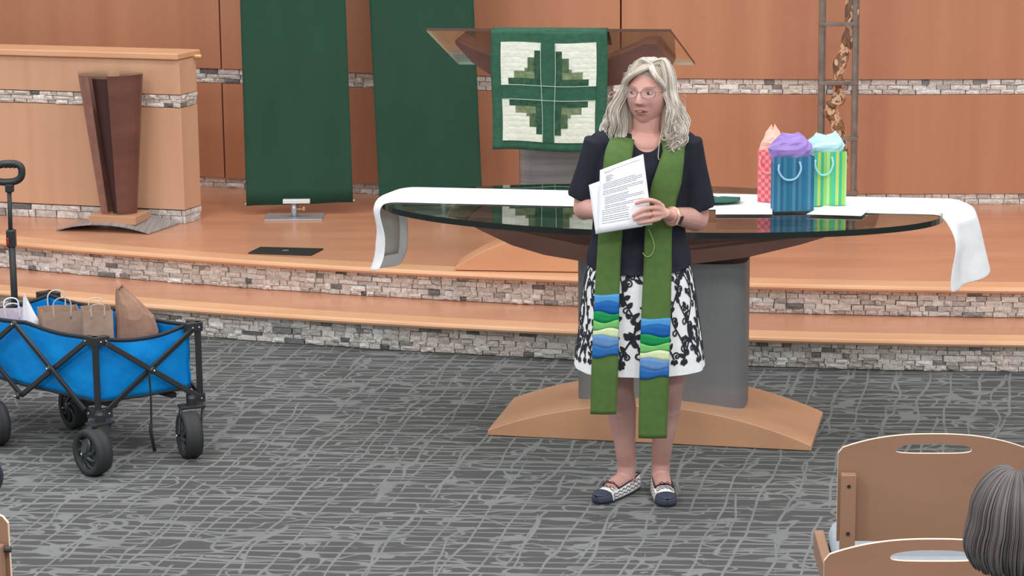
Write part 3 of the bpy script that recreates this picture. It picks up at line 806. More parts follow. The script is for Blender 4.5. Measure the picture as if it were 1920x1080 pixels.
tag(gcl.build('green_cloth', 'green_cloth', None, org=V(q0), smooth=True, solid=.003, offset=1), 'folded dark green cloth on the table beside the woman', 'cloth')

# gift bags
def gift_bag(px_l, px_r, py_b, py_t, z, mat, dep, yaw, tissue, ribbon, lab, tpts, th, hpos, wf=1.0, lobe=.16, tip=.75):
    a, b = PZ(px_l, py_b, z), PZ(px_r, py_b, z); c = (a+b)/2; c.y += dep/2
    wd = abs(b.x-a.x)/max(.5, math.cos(yaw)); h = PY((px_l+px_r)/2, py_t, c.y-dep/2).z-z
    xf = M.Translation((c.x, c.y, z)) @ M.Rotation(yaw, 4, 'Z')
    t = empty('gift_bag', (c.x, c.y, z), lab, 'gift bag', 'gift bags on the table')
    mb = MB(xf); uv = []
    def quad(p0, p1, z0, z1, off):
        L = (V(p1)-V(p0)).length; k = 6; vs = []; 
        for i in range(k+1):
            for zz in (z0, z1):
                p = V(p0).lerp(V(p1), i/k); vs.append((p.x, p.y, zz)); uv.append((off+L*i/k, zz))
        mb.add(vs, [(2*i, 2*i+2, 2*i+3, 2*i+1) for i in range(k)])
    P4 = [(-wd/2, -dep/2), (wd/2, -dep/2), (wd/2, dep/2), (-wd/2, dep/2)]; off = 0
    for i in range(4):
        p, q = P4[i], P4[(i+1) % 4]
        if i in (1, 3):                     # gusset folds inwards
            m = ((p[0]+q[0])/2*.9, (p[1]+q[1])/2)
            quad((p[0], p[1], 0), (m[0], m[1], 0), .001, h, off); off += dep/2
            quad((m[0], m[1], 0), (q[0], q[1], 0), .001, h, off); off += dep/2
        else:
            quad((p[0], p[1], 0), (q[0], q[1], 0), .001, h, off); off += wd
    k0 = len(mb.v); mb.add([(x, y, .001) for x, y in P4], [(0, 1, 2, 3)]); uv += [(0, 0)]*4
    mb.uv = uv; mb.build('bag_body', mat, t, solid=.0015)
    tb = MB(xf); r2 = random.Random(hash(mat) % 7 if False else len(lab)); n, k = 14, 7; rings = []
    for i in range(k+1):
        f_ = i/k; rg = []
        for j in range(n):
            an = 2*PI*j/n; rr_ = (wd*.46*lerp(1, wf, min(1, f_*2))*(1+.25*math.sin(f_*PI))*(1-f_**3*tip))*r2.uniform(.9, 1.08)
            rg.append(V((tpts*wd+rr_*math.cos(an), dep*.42*(1+.4*math.sin(f_*PI))*(1-f_**3*.7)*math.sin(an)*r2.uniform(.85, 1.1), h-.03+(th+.03)*(f_**.8)*(1+lobe*math.sin(an*2+1)*f_+r2.uniform(-.05, .05)))))
        rings.append(rg)
    tb.loft(rings); tb.build('tissue_paper', tissue, t)
    for sgn in (-1, 1):
        hb = MB(xf); hw_ = wd*.27; xo = hpos*wd
        pts = [V((xo-hw_, sgn*(dep/2+.003), h-.03)), V((xo-hw_*1.05, sgn*(dep/2+.010), h-.055)), V((xo-hw_*.6, sgn*(dep/2+.013), h-.085)), V((xo, sgn*(dep/2+.014), h-.092)), V((xo+hw_*.6, sgn*(dep/2+.013), h-.083)), V((xo+hw_*1.0, sgn*(dep/2+.010), h-.05)), V((xo+hw_*.9, sgn*(dep/2+.003), h-.02))]
        if sgn > 0: pts = [V((p.x, dep/2+.006, p.z)) for p in pts]
        hb.tube(spline(pts, 4), .0045, 6, flat=.5); hb.build('handle', ribbon, t, smooth=True)
    return t
gz = Zr+.006
gift_bag(1429, 1483, 380, 283, gz, 'bag_pink', .07, math.radians(-28), 'petal_peach', 'ribbon_pink', 'pink checked gift bag with peach tissue paper behind the blue bag', -.12, .092, -.12, .55, .12, .8)
gift_bag(1524, 1585, 386, 285, gz, 'bag_green', .075, math.radians(6), 'tissue_aqua', 'ribbon_aqua', 'green striped gift bag with pale aqua tissue paper', -.10, .066, -.22, 1.05, .12, .35)
gift_bag(1449, 1525, 396, 294, gz, 'bag_blue', .07, math.radians(5), 'tissue_purple', 'ribbon_blue', 'blue striped gift bag with purple tissue paper', -.06, .084, -.12, .98, .05, .5)

# ------------------------------------------------------------------ folding wagon
WO = V((-1.645, 9.62, 0)); e1 = V((.83, .557, 0))*.435; e2 = V((-.755, .655, 0))*.92
ZB, ZT = PY(183, 770, WO.y).z, PY(183, 634, WO.y).z
def WG(a, b, z): return WO+e1*a+e2*b+V((0, 0, z))
wag = empty('folding_wagon', tuple(WG(.5, .5, 0)), 'blue fabric folding wagon with black frame holding paper bags', 'wagon')
o1, o2 = e1.normalized(), e2.normalized()
zb_, zt_ = ZB+.03, ZT-.005
sides = [((0, 0), (1, 0), -o2), ((0, 0), (0, 1), -o1), ((1, 0), (1, 1), o1), ((0, 1), (1, 1), o2)]
fabm = MB(); trim = MB()
for (a, b), (c, d), nrm in sides:
    L = ((c-a), (d-b)); long = L[1] != 0
    def fn(u, v, a=a, b=b, c=c, d=d, nrm=nrm, long=long):
        sag = .03*math.sin(PI*u)*v**2 if not long else .012*abs(math.sin(2*PI*u))*v**2
        up = .012*math.sin(PI*u)*(1-v)
        z = lerp(zb_-up*.3, zt_-sag, v)
        bul = .016*math.sin(PI*v)*math.sin(PI*u)+.006*NZ.noise(V((u*5, v*4, a*3+b)))*math.sin(PI*v)+.004*math.sin((u*3+v*2)*5)
        return WG(lerp(a, c, u)*.94+.03, lerp(b, d, u)*.96+.02, z)+nrm*bul*.6
    fabm.grid(fn, 20, 12)
    pts = [fn(i/20, 1) for i in range(21)]; trim.tube(pts, .008, 6)
    pts = [fn(i/20, 0) for i in range(21)]; trim.tube(pts, .006, 6)
fabm.grid(lambda u, v: WG(.03+.94*u, .02+.96*v, zb_-.004), 4, 4)
fb = fabm.build('fabric_tub', 'wagon_fabric', wag, smooth=True, solid=.003)
trim.build('binding', 'wagon_trim', fb, smooth=True)
for a, b in ((0, 0), (1, 0), (0, 1), (1, 1)):
    off = (o1*(1 if a else -1)+o2*(1 if b else -1))*.008
    MB().bar(WG(a, b, ZB-.02)+off, WG(a, b, ZT+.0)+off, .024, .024, (0, 1, 0)).build('corner_post', 'black_frame', wag, bevel=.003)
    for z, nm in ((ZT-.012, 'top_bracket'), (ZB-.012, 'bottom_bracket')):
        sb = MB()
        sb.box(WG(a, b, z)+off+o2*(-.02 if b else .02), (.028, .07, .04), M((o1, o2, V((0, 0, 1)))).transposed())
        sb.box(WG(a, b, z)+off+o1*(-.02 if a else .02), (.07, .028, .04), M((o1, o2, V((0, 0, 1)))).transposed())
        br = sb.build(nm, 'black_plastic', wag, bevel=.004)
        for q in (o1*(-.035 if a else .035)-o2*.018, o2*(-.035 if b else .035)-o1*.018, o1*(-.01 if a else .01)-o2*.022):
            MB().ell(WG(a, b, z)+off+q, (.004, .004, .004), n=8, k=4).build('rivet', 'rivet', br, smooth=True)
def brace(p, q, nrm, k):
    n3 = V(nrm)*(.018+.014*k)
    MB().bar(p+n3, q+n3, .012, .022, nrm.cross(q-p)).build('brace_bar', 'black_frame', wag, bevel=.003)
def pivot(p, nrm):
    o = MB(); o.lathe([(.015, 0), (.015, .006), (.011, .012)], p+nrm*.03, nrm, 12); c = o.build('pivot', 'black_plastic', wag, smooth=False)
    r = MB(); r.ell(p+nrm*.044, (.005, .005, .005), n=8, k=4); r.build('rivet', 'rivet', c, smooth=True)
zl, zh = ZB+.0, ZT-.02
for b, nrm in ((0, -o2), (1, o2)):
    brace(WG(.05, b, zh), WG(.95, b, zl), nrm, 1); brace(WG(.05, b, zl), WG(.95, b, zh), nrm, 0); pivot(WG(.5, b, (zl+zh)/2), nrm)
    pivot(WG(.97, b, zh), nrm*.3); pivot(WG(.97, b, zl), nrm*.3)
for a, nrm in ((0, -o1), (1, o1)):
    for b0, b1 in ((.04, .5), (.96, .5)):
        brace(WG(a, b0, zh), WG(a, b1, zl-.01), nrm, 0); brace(WG(a, b0, zl), WG(a, b1, zh+.015), nrm, 1); pivot(WG(a, (b0+b1)/2, (zl+zh)/2), nrm)
    pivot(WG(a, .5, zl-.01), nrm); pivot(WG(a, .5, zh+.015), nrm)
    MB().bar(WG(lerp(.5, a, .6), .02, ZB+.006), WG(lerp(.5, a, .6), .98, ZB+.006), .02, .02).build('bottom_rail', 'black_frame', wag)
# strap hanging from the near end
sp_ = WG(.46, 0, (zl+zh)/2)-o2*.035
MB().tube(spline([sp_, sp_+V((.004, -.005, -.1)), sp_+V((.002, -.004, -.2)), sp_+V((.004, -.01, -.27)), sp_+V((.016, -.012, -.325))], 5), [.004]*21, 6, flat=.5).build('pull_strap', 'strap', wag, smooth=True)
MB().tube([sp_+V((.0, -.006, -.215)), sp_+V((-.002, -.008, -.245)), sp_+V((.012, -.012, -.33))], .007, 6, flat=.6).build('strap_grip', 'strap', wag, smooth=True)
# wheels
def wheel(p, axle, rad, wd, caster, top):
    ax = axle.normalized()
    t = MB(); hw = wd/2
    t.lathe([(rad*.70, -hw*.9), (rad*.93, -hw), (rad*.985, -hw*.7), (rad, -hw*.25), (rad*.985, -.12*hw), (rad*.985, .12*hw), (rad, hw*.25), (rad*.985, hw*.7), (rad*.93, hw), (rad*.70, hw*.9), (rad*.70, -hw*.9)], p, ax, 36, cap=False)
    ty = t.build('wheel', 'black_rubber', wag, smooth=True)
    h = MB(); h.lathe([(.012, -hw*.75), (rad*.72, -hw*.45), (rad*.72, hw*.45), (.012, hw*.75)], p, ax, 30)
    q = V((0, 0, 1)).rotation_difference(ax).to_matrix()
    for s in (-1, 1):
        for k in range(7):
            a = 2*PI*k/7; pts = []
            for i in range(7):
                r = lerp(.016, rad*.74, i/6); aa = a+.9*(i/6)**1.4
                pts.append(p+q @ V((r*math.cos(aa), r*math.sin(aa), s*lerp(hw*.86, hw*.62, i/6))))
            h.tube(pts, [.009, .009, .008, .007, .006, .006, .005], 5)
        h.lathe([(.02, 0), (.02, .01), (.012, .014)], p+ax*s*hw*.75, ax*s, 14)
    hb = h.build('hub', 'hub_plastic', ty, smooth=False)
    for s in (-1, 1): MB().ell(p+ax*s*(hw+.018), (.005, .005, .005), n=8, k=4).build('axle_bolt', 'rivet', ty, smooth=True)
    f_ = MB()
    if caster:
        side = V((0, 0, 1)).cross(ax).normalized()
        for s in (-1, 1):
            f_.bar(p+ax*s*(hw+.010), top+ax*s*(hw+.012)+V((0, 0, -.006)), .036, .007, ax)
        f_.box(top, (.006, .006, .006)); 
        f_.bar(top-ax*(hw+.016)+V((0, 0, -.004)), top+ax*(hw+.016)+V((0, 0, -.004)), .06, .012)
        f_.lathe([(.02, 0), (.02, .03), (.014, .04)], top+V((0, 0, 0)), (0, 0, 1), 14)
    else:
        f_.bar(p, p+ax*.12, .016, .016)
        f_.bar(p+ax*(hw+.012), top, .02, .02, ax)
    f_.build('wheel_fork', 'black_frame', wag, bevel=.002)
WRd = .094
pn = PZ(176, 890, 0); pr = PZ(357, 857, 0); prr = PZ(140, 802, 0); plf = PZ(-6, 834, 0)
axn = V((-.86, -.50, 0)); 
tn = WG(.0, .0, ZB-.045)+V((.02, 0, 0)); tr_ = WG(1, 0, ZB-.045)
wheel(V((pn.x, pn.y+.0, WRd)), V((-.72, -.69, 0)), WRd, .07, True, V((pn.x+.025, pn.y+.05, max(.2, ZB-.042))))
wheel(V((pr.x, pr.y, WRd)), V((-.93, -.37, 0)), WRd, .07, True, V((pr.x+.005, pr.y+.06, max(.2, ZB-.042))))
wheel(V((plf.x, plf.y, WRd)), -e1.normalized(), WRd, .06, False, WG(.1, .82, ZB-.01))
wheel(V((prr.x, prr.y, WRd)), e1.normalized(), WRd, .06, False, WG(.8, .8, ZB-.01))
# handle
hY = WG(.5, 1.06, 0).y
hp = [PY(29, 640, hY), PY(27, 556, hY), PY(21, 440, hY)]
MB().tube([PY(31, 690, hY), hp[1], PY(20.5, 430, hY)], .0145, 12).build('handle_tube', 'black_frame', wag, smooth=True)
MB().tube([PY(21, 470, hY), PY(17, 350, hY)], .0095, 12).build('inner_tube', 'black_frame', wag, smooth=True)
MB().bar(PY(22, 463, hY), PY(20.5, 431, hY), .038, .034, (0, 1, 0)).build('lock_collar', 'black_plastic', wag, bevel=.004)
MB().bar(PY(15, 460, hY-.02), PY(14, 446, hY-.02), .012, .012, (0, 1, 0)).build('release_button', 'red_plastic', wag, bevel=.003)
MB().bar(PY(18.5, 360, hY), PY(17.5, 345, hY), .034, .03, (0, 1, 0)).build('handle_neck', 'black_plastic', wag, bevel=.004)
gp = []
for i in range(40):
    t = 2*PI*i/40; cs, sn = math.cos(t), math.sin(t)
    gp.append(PY(15+26*math.copysign(abs(cs)**.75, cs), 324-17.5*math.copysign(abs(sn)**.75, sn)-(1.5*cs), hY))
MB().tube(gp, [.0155+.002*math.sin(3*2*PI*i/40) if False else .0155 for i in range(40)], 10, loop=True).build('grip', 'black_plastic', wag, smooth=True)
for k in range(4): MB().ell(PY(3+k*8, 312, hY), (.011, .012, .008), n=10, k=6).build('finger_ridge', 'black_plastic', wag, smooth=True)

# paper bags inside
def paper_bag(c, wd, dep, h, yaw, mat, lab, cat='paper bag', crumple=.006, handles='handle_cord', hh=.085, lean=(0, 0), seed=1, name='paper_bag'):
    r = random.Random(seed); z0 = zb_+.004
    t = empty(name, (c.x, c.y, z0), lab, cat, 'bags in the wagon')
    xf = M.Translation((c.x, c.y, z0)) @ M.Rotation(yaw, 4, 'Z')
    per = []
    K = 6
    P4 = [(-.5, -.5), (.5, -.5), (.5, .5), (-.5, .5)]
    for i in range(4):
        for k in range(K):
            p, q = P4[i], P4[(i+1) % 4]; per.append((lerp(p[0], q[0], k/K), lerp(p[1], q[1], k/K), k, i))
    rings = []; n = 9
    for j in range(n+1):
        v = j/n; rg = []
        for (x, y, k, i) in per:
            s = 1.0-.03*v
            gus = (1-.12*v*math.sin(PI*k/K)) if i in (1, 3) else 1
            nx = crumple*NZ.noise(V((x*5+seed, y*5, v*4)))
            rg.append(V((x*wd*s*gus+nx+lean[0]*v*v, y*dep*(1+.0*v)+nx*.8+lean[1]*v*v, h*v*(1+crumple*4*NZ.noise(V((x*3, y*3, seed)))*(v > .95)))))
        rings.append(rg)
    mb = MB(xf); mb.loft(rings, False); mb.add(rings[0], [tuple(range(len(per)))])
    b = mb.build('bag_body', mat, t, solid=.0015)
    if handles:
        for sg in (-1, 1):
            y = sg*dep*.5; pts = [V((-wd*.2+lean[0], y+lean[1], h-.03)), V((-wd*.21+lean[0], y*1.1+lean[1], h+hh*.6)), V((-wd*.1+lean[0], y*1.2+lean[1], h+hh)), V((wd*.1+lean[0], y*1.2+lean[1], h+hh)), V((wd*.21+lean[0], y*1.1+lean[1], h+hh*.6)), V((wd*.2+lean[0], y+lean[1], h-.03))]
            MB(xf).tube(spline(pts, 4), .0030, 6, flat=.6).build('handle', handles, t, smooth=True)
    return t
ya = math.atan2(e1.y, e1.x)
def at_px(px, b):                           # along the wagon length b, find width position whose top is at pixel px
    best = min(((abs(px-proj(WG(a/60, b, .5))[0]), a/60) for a in range(61)))
    return WG(best[1], b, 0)
def proj(p):
    d = V(p)-CC; k = d.dot(FW); return 960+FPX*d.dot(RT)/k, 540-FPX*d.dot(UP)/k
def top_h(px, py, c): return PY(px, py, c.y).z-zb_-.004
def inside(px, a):                          # a point in the tub at width fraction a whose rim height projects to column px
    b = min((k/200 for k in range(1, 200)), key=lambda b: abs(px-proj(WG(a, b, .5))[0])); return WG(a, b, 0)
c = inside(112, .52); paper_bag(c, .17, .13, top_h(112, 579, c), ya-.25, 'kraft', 'large tan paper bag with twisted handles at the middle of the wagon', seed=2, hh=.06)
c = inside(183, .46); paper_bag(c, .125, .10, top_h(186, 578, c), ya-.35, 'kraft', 'tan paper bag with low handles beside the crumpled bag in the wagon', seed=5, hh=.028)
c = inside(22, .45); paper_bag(c, .14, .09, top_h(20, 582, c), ya-.35, 'lilac_bag', 'pale lilac gift bag with white handles at the far left of the wagon', handles='white_cord', seed=8, hh=.04)
# crumpled brown sack with open gathered top
def sack(c, prof, mat, lab, seed, name='paper_bag', squash=.8):
    z0 = zb_+.004; t = empty(name, (c.x, c.y, z0), lab, 'paper bag', 'bags in the wagon')
    mb = MB(); n = 22; rings = []
    for k, (z, r, ox) in enumerate(prof):
        rings.append([V((c.x+ox+r*math.cos(2*PI*j/n)*(1+.14*NZ.noise(V((math.cos(2*PI*j/n)*2, math.sin(2*PI*j/n)*2, k*.5+seed)))), c.y+r*squash*math.sin(2*PI*j/n)*(1+.14*NZ.noise(V((j*.7, k*.6, seed)))), z0+z+.02*NZ.noise(V((j*.5, k*.4, seed+3)))*(k > 0))) for j in range(n)])
    mb.loft(rings, False); mb.add(rings[0], [tuple(range(n))]); mb.build('bag_body', mat, t, solid=.0015); return t
c = inside(256, .74); hS = top_h(222, 541, c)
sack(c, [(0, .075, 0), (hS*.3, .085, 0), (hS*.55, .088, 0), (hS*.72, .078, -.008), (hS*.85, .055, -.028), (hS*.94, .03, -.05), (hS, .012, -.062)], 'kraft_dark', 'crumpled dark brown paper sack with twisted top in the wagon', 4)
c = inside(56, .26); hS = top_h(52, 556, c)
sack(c, [(0, .035, 0), (hS*.4, .04, 0), (hS*.7, .034, 0), (hS*.85, .02, -.008), (hS, .005, -.018)], 'white_bag', 'white pointed tissue paper bag next to the wagon handle', 9, squash=.7)

# ------------------------------------------------------------------ wooden chairs
def chair(x, y, yaw, lab):
    xf = M.Translation((x, y, 0)) @ M.Rotation(yaw, 4, 'Z')
    t = empty('wooden_chair', (x, y, 0), lab, 'chair', 'wooden chairs in rows')
    # local: +y is the way the sitter faces; back panel at y = 0
    HW, z0, z1, zs_ = .27, .545, .865, .82
    n = 40; out = []
    for i in range(n+1):
        u = -1+2*i/n; out.append((u*HW, zs_-.012*(abs(u) > .99)+(z1-zs_+.0)*(1-abs(u)**2.4)))
    outer = [(-HW, z0), (HW, z0)]+[(p[0], p[1]) for p in out[::-1]]
    hole = [(.108*math.copysign(abs(math.cos(2*PI*i/28))**.8, math.cos(2*PI*i/28)), .818+.0150*math.copysign(abs(math.sin(2*PI*i/28))**.75, math.sin(2*PI*i/28))+.004*(1-(math.cos(2*PI*i/28))**2)) for i in range(28)]
    bm = bmesh.new()
    def loop(pts):
        vs = [bm.verts.new((p[0], 0, p[1])) for p in pts]; return [bm.edges.new((vs[i], vs[(i+1) % len(vs)])) for i in range(len(vs))]
    e = loop(outer)+loop(hole); bmesh.ops.triangle_fill(bm, use_beauty=True, edges=e, normal=(0, -1, 0))
    bm.verts.ensure_lookup_table()
    mb = MB(xf); vs = [v.co.copy() for v in bm.verts]; fs = [tuple(v.index for v in f.verts) for f in (bm.faces.ensure_lookup_table() or bm.faces)]
    bm.verts.index_update()
    fs = [tuple(v.index for v in f.verts) for f in bm.faces]
    th = .011
    curve = lambda q: V((q.x, q.y+.035*(1-(q.x/HW)**2)*.0-.02*(q.z-.4), q.z))
    mb.add([curve(v) for v in vs], fs, 0); mb.add([curve(v)+V((0, th, 0)) for v in vs], fs, 0)
    no = len(outer); N = len(vs)
    for st, ln in ((0, no), (no, len(hole))):
        fr = [(st+i, st+(i+1) % ln, N+st+(i+1) % ln, N+st+i) for i in range(ln)]; mb.f += fr; mb.m += [1]*ln
    bm.free()
    mb.build('backrest', ['ply', 'ply_edge'], t)
    for s in (-1, 1):
        lg = MB(xf); lg.bar((s*(HW-.028), -.022, 0), (s*(HW-.028), -.034, .755), .042, .03, (0, 1, 0)); pt = lg.build('rear_leg', 'ply', t, bevel=.002)
        for z in (.722, .582): MB(xf).lathe([(.0055, 0), (.0055, .002)], (s*(HW-.028), -.049, z), (0, -1, 0), 10).build('bolt', 'bolt', pt)
        MB(xf).bar((s*(HW-.03), .42, 0), (s*(HW-.03), .40, .40), .042, .035, (0, 1, 0)).build('front_leg', 'ply', t, bevel=.002)
        MB(xf).bar((s*(HW+.012), -.03, .405), (s*(HW+.012), .42, .405), .03, .075).build('side_rail', 'ply', t, bevel=.004)
    MB(xf).box((0, .40, .375), (.5, .03, .05)).build('front_rail', 'ply', t, bevel=.003)
    mb = MB(xf); rg = []
    for z, k in ((.41, .96), (.42, 1), (.455, 1), (.475, .97), (.48, .9)):
        rg.append([V((p.x, p.y, z)) for p in ring((0, .21, 0), .262*k, .225*k, 28, 6)])
    mb.loft(rg).build('seat_cushion', 'seat_fabric', t, smooth=True)
    return t
cc = PY(1753, 816, 6.93); k_ = math.radians(-1)
def chair_at(px, py, lab, yaw=0):
    # find depth where the chair's top height .865 projects to py
    p = PZ(px, py, .865-.0); return chair(p.x, p.y+.02, yaw, lab)
chair_at(1753, 816, 'wooden chair with arched back and oval hand slot, farther of the two at right', math.radians(-2))
chair_at(1754, 1014, 'wooden arched chair back at right, nearest one and cut by the bottom edge', math.radians(-2))
pL = PZ(20, 985, .80); lx = V((math.cos(-.18), math.sin(-.18), 0))
cl = chair(pL.x-.275*lx.x, pL.y-.275*lx.y, -.18, 'wooden chair back cut off at the lower left corner')
MB().tube([PZ(14, 1030, .74)-V((.012, 0, 0)), PZ(21, 1030, .74)], .0085, 10).build('bumper', 'black_plastic', cl)

# ------------------------------------------------------------------ standing woman
WY = 9.10
def wp(x, y, d=0.0): return PY(x, y, WY+d)
hL, tL = PZ(1187, 915, 0), PZ(1119, 946, 0)
hR, tR = PZ(1236, 910, 0), PZ(1251, 952, 0)
org = V((.475, WY, 0))
wom = empty('person', tuple(org), 'woman in black top and printed skirt with green stole holding papers', 'person')
body = MB()
def limb(pts, rs, n=16, sub=5, flat=1.0):
    sp = spline(pts, sub); rr_ = [table([(i, r) for i, r in enumerate(rs)], j/sub)[0] for j in range(len(sp))]
    body.tube(sp, rr_, n, flat=flat)
def leg(hip, knee, ank, heel, toe):
    d = (toe-heel).normalized()
    calf = knee.lerp(ank, .36)+V((0, .022, 0))
    low = knee.lerp(ank, .75)
    limb([hip, hip.lerp(knee, .5), knee+V((0, 0, .06)), knee, knee.lerp(ank, .14), calf, low, ank], [.088, .078, .062, .057, .053, .057, .040, .035])
    # foot
    body.tube(spline([heel+V((0, 0, .045))+d*.018, heel+d*.06+V((0, 0, .05)), heel+d*.12+V((0, 0, .046)), heel+d*.18+V((0, 0, .028)), toe-d*.02+V((0, 0, .02))], 4), [.03, .034, .036, .037, .037, .037, .036, .036, .035, .034, .033, .031, .029, .026, .022, .018, .014], 12, flat=.8)
    body.tube([ank+V((0, 0, .05)), ank, heel+d*.055+V((0, 0, .045))], [.035, .035, .036], 14)
dL, dR = (tL-hL).normalized(), (tR-hR).normalized()
aL, aR = hL+dL*.045+V((0, 0, .105)), hR+dR*.045+V((0, 0, .105))
leg(wp(1158, 520), wp(1160, 712, -.01), aL, hL, tL)
leg(wp(1244, 520), wp(1255, 712, -.01), aR, hR, tR)
# torso core and neck
rows = [(492, 1106, 1290, .115, .12), (430, 1113, 1282, .105, .11), (370, 1118, 1280, .112, .10), (315, 1120, 1284, .118, .10), (285, 1122, 1292, .100, .095), (272, 1128, 1286, .085, .09), (263, 1138, 1277, .07, .08), (256, 1156, 1262, .058, .072), (249, 1174, 1250, .050, .062), (242, 1181, 1245, .046, .056)]
rows.sort()
def trow(rws, y, grow):
    l, r, f, b = table(rws, y); a, c = wp(l, y), wp(r, y)
    cx, hw = (a.x+c.x)/2, (c.x-a.x)/2+grow
    return ring((cx, WY+(b-f)/2, a.z), hw, (f+b)/2+grow, 36, 2.5)
ys = [492, 470, 450, 430, 410, 390, 370, 350, 330, 315, 300, 285, 278, 272, 267, 263, 259, 256, 252, 249, 245, 242]
body.loft([trow(rows, y, -.006) for y in ys])
body.tube(spline([wp(1213, 268, .0), wp(1213, 245, -.005), wp(1214, 215, -.01), wp(1215, 190, .01)], 4), [.066, .062, .056, .054, .053, .052, .052, .052, .052, .052, .052, .052, .052], 18)
body.ell(wp(1212, 272, -.03), (.09, .055, .05), n=20, k=12)          # upper chest
# arms
sL, eL, wL = wp(1126, 272), wp(1094, 388, .02), wp(1128, 398, -.17)
sR, eR, wR = wp(1286, 272), wp(1309, 408, .03), wp(1256, 405, -.19)
limb([sL, sL.lerp(eL, .5), eL, eL.lerp(wL, .25)+V((-.004, 0, .0)), eL.lerp(wL, .6), wL], [.052, .046, .038, .040, .034, .026])
limb([sR, sR.lerp(eR, .5), eR, eR.lerp(wR, .28)+V((0, 0, -.004)), eR.lerp(wR, .65), wR], [.052, .047, .040, .042, .034, .027])
# viewer-right hand lying over the papers: palm, four fingers across the sheet, thumb behind it
PD = -.235                                   # paper depth near the hand
def hand(wr, palm, fingers, thumb, pr=.014):
    body.tube([wr, wr.lerp(palm, .5), palm], [.025, .026, .027], 12, flat=.75)
    for f in fingers:
        sp = spline(f, 4); k = len(sp)
        body.tube([palm.lerp(f[0], .2)]+sp, [.012]+[lerp(.0096, .0072, i/(k-1)) for i in range(k)], 9)
        body.ell(sp[-1], (.0072, .0072, .0072), n=8, k=6)
    sp = spline(thumb, 4); body.tube([palm]+sp, [.016]+[lerp(.0125, .009, i/(len(sp)-1)) for i in range(len(sp))], 9); body.ell(sp[-1], (.009, .009, .009), n=8, k=6)
palm = wp(1243, 399, -.232)
for q in (wp(1239, 390, -.236), wp(1239, 400, -.238), wp(1239, 408, -.236)):
    body.tube([wR.lerp(palm, .4), palm, q], [.02, .021, .014], 10, flat=.8)
fing = [[wp(1236, 381, -.243), wp(1220, 375.5, -.262), wp(1205, 377, -.262), wp(1193, 381, -.258)],
        [wp(1236, 391, -.245), wp(1218, 390, -.266), wp(1201, 396, -.266), wp(1188, 404, -.262)],
        [wp(1236, 401, -.245), wp(1217, 402.5, -.266), wp(1202, 406, -.266), wp(1190, 411, -.262)],
        [wp(1236, 410, -.243), wp(1220, 414, -.262), wp(1209, 416, -.262), wp(1198, 418, -.258)]]
hand(wR, palm, fing, [wp(1240, 386, -.215), wp(1226, 378, -.205), wp(1212, 374, -.205)])
# viewer-left hand behind the papers
palm2 = wp(1138, 402, -.195)
hand(wL, palm2, [[wp(1146, 388+9*i, -.195), wp(1156, 387+9*i, -.2), wp(1166, 388+9*i, -.208)] for i in range(4)], [wp(1136, 390, -.205), wp(1134, 382, -.212), wp(1138, 376, -.214)])
# head: sphere shaped by a face function, facing a little to the viewer's left
HC = wp(1215, 176, -.005)
yaw, pitch = math.radians(-21), math.radians(-3)
HR = M.Rotation(yaw, 3, 'Z') @ M.Rotation(pitch, 3, 'X')
g2 = lambda x, z, cx, cz, sx, sz: math.exp(-((x-cx)/sx)**2-((z-cz)/sz)**2)
def sst(a, b, x):
    t = max(0, min(1, (x-a)/(b-a))); return t*t*(3-2*t)
def face(d):                                 # unit direction -> local point; -y is the face
    x, y, z = d.x*.076, d.y*.098, d.z*.116
    if z < 0:
        t = -z/.116
        x *= 1-.22*t**1.8
        if y > 0: y *= 1-.45*t**1.2
        else: y *= 1-.06*t**3
    if d.y < 0:
        fr = min(1, -d.y*1.8); ax = abs(x); o = 0
        nl = sst(.026, -.024, z)             # nose grows from bridge to tip
        if z > -.042: o += (.005+.022*nl)*math.exp(-(x/(.0075+.0065*nl))**2)*sst(.036, .018, z)*sst(-.037, -.027, z)
        o += .006*g2(ax, z, .011, -.028, .007, .007)                    # nostril wings
        o -= .010*g2(ax, z, .032, .012, .017, .011)                     # sockets
        o += .004*g2(ax, z, .030, .031, .022, .007)                     # brow
        o += .005*g2(ax, z, .040, -.018, .018, .018)                    # cheeks
        o += .0075*g2(x, z, 0, -.0535, .021, .0045)+.008*g2(x, z, 0, -.0665, .018, .005)   # lips
        o -= .010*g2(x, z, 0, -.0595, .017, .0026)                      # open mouth line
        o -= .004*g2(ax, z, .034, -.05, .008, .018)                     # folds beside the mouth
        o += .007*g2(x, z, 0, -.096, .022, .014)                        # chin
        # eyelids: narrow slit
        o -= .004*g2(ax, z, .032, .010, .012, .0035)
        y -= o*fr
    return V((x, y, z))
hb = bmesh.new(); bmesh.ops.create_icosphere(hb, subdivisions=6, radius=1)
hv = [HC+HR @ face(v.co.normalized()) for v in hb.verts]; hb.verts.index_update()
body.add(hv, [tuple(v.index for v in f.verts) for f in hb.faces]); hb.free()
def HP(x, y, z): return HC+HR @ V((x, y, z))
for s in (-1, 1):                            # ears
    body.ell(HP(s*.074, .012, -.004), (.010, .020, .032), HR, 12, 8)
bo = body.build('body', ['skin', 'lips', 'mouth_dark', 'brow', 'skin_leg'], wom, remesh=.0032, rsm=2)
inv = HR.transposed()
for p in bo.data.polygons:
    c = V(p.center)+org
    if c.z < .75: p.material_index = 4; continue
    if c.z < HC.z-.13: continue
    q = inv @ (c-HC)
    if q.y > -.05: continue
    ax = abs(q.x)
    if abs(q.z+.0595) < .0036*(1-(q.x/.021)**2) and ax < .02: p.material_index = 2
    elif ax < .025 and abs(q.z+.060) < .0125*(1-(q.x/.027)**2): p.material_index = 1
    elif abs(q.z-(.0325-.16*abs(ax-.032))) < .003 and .016 < ax < .05: p.material_index = 3
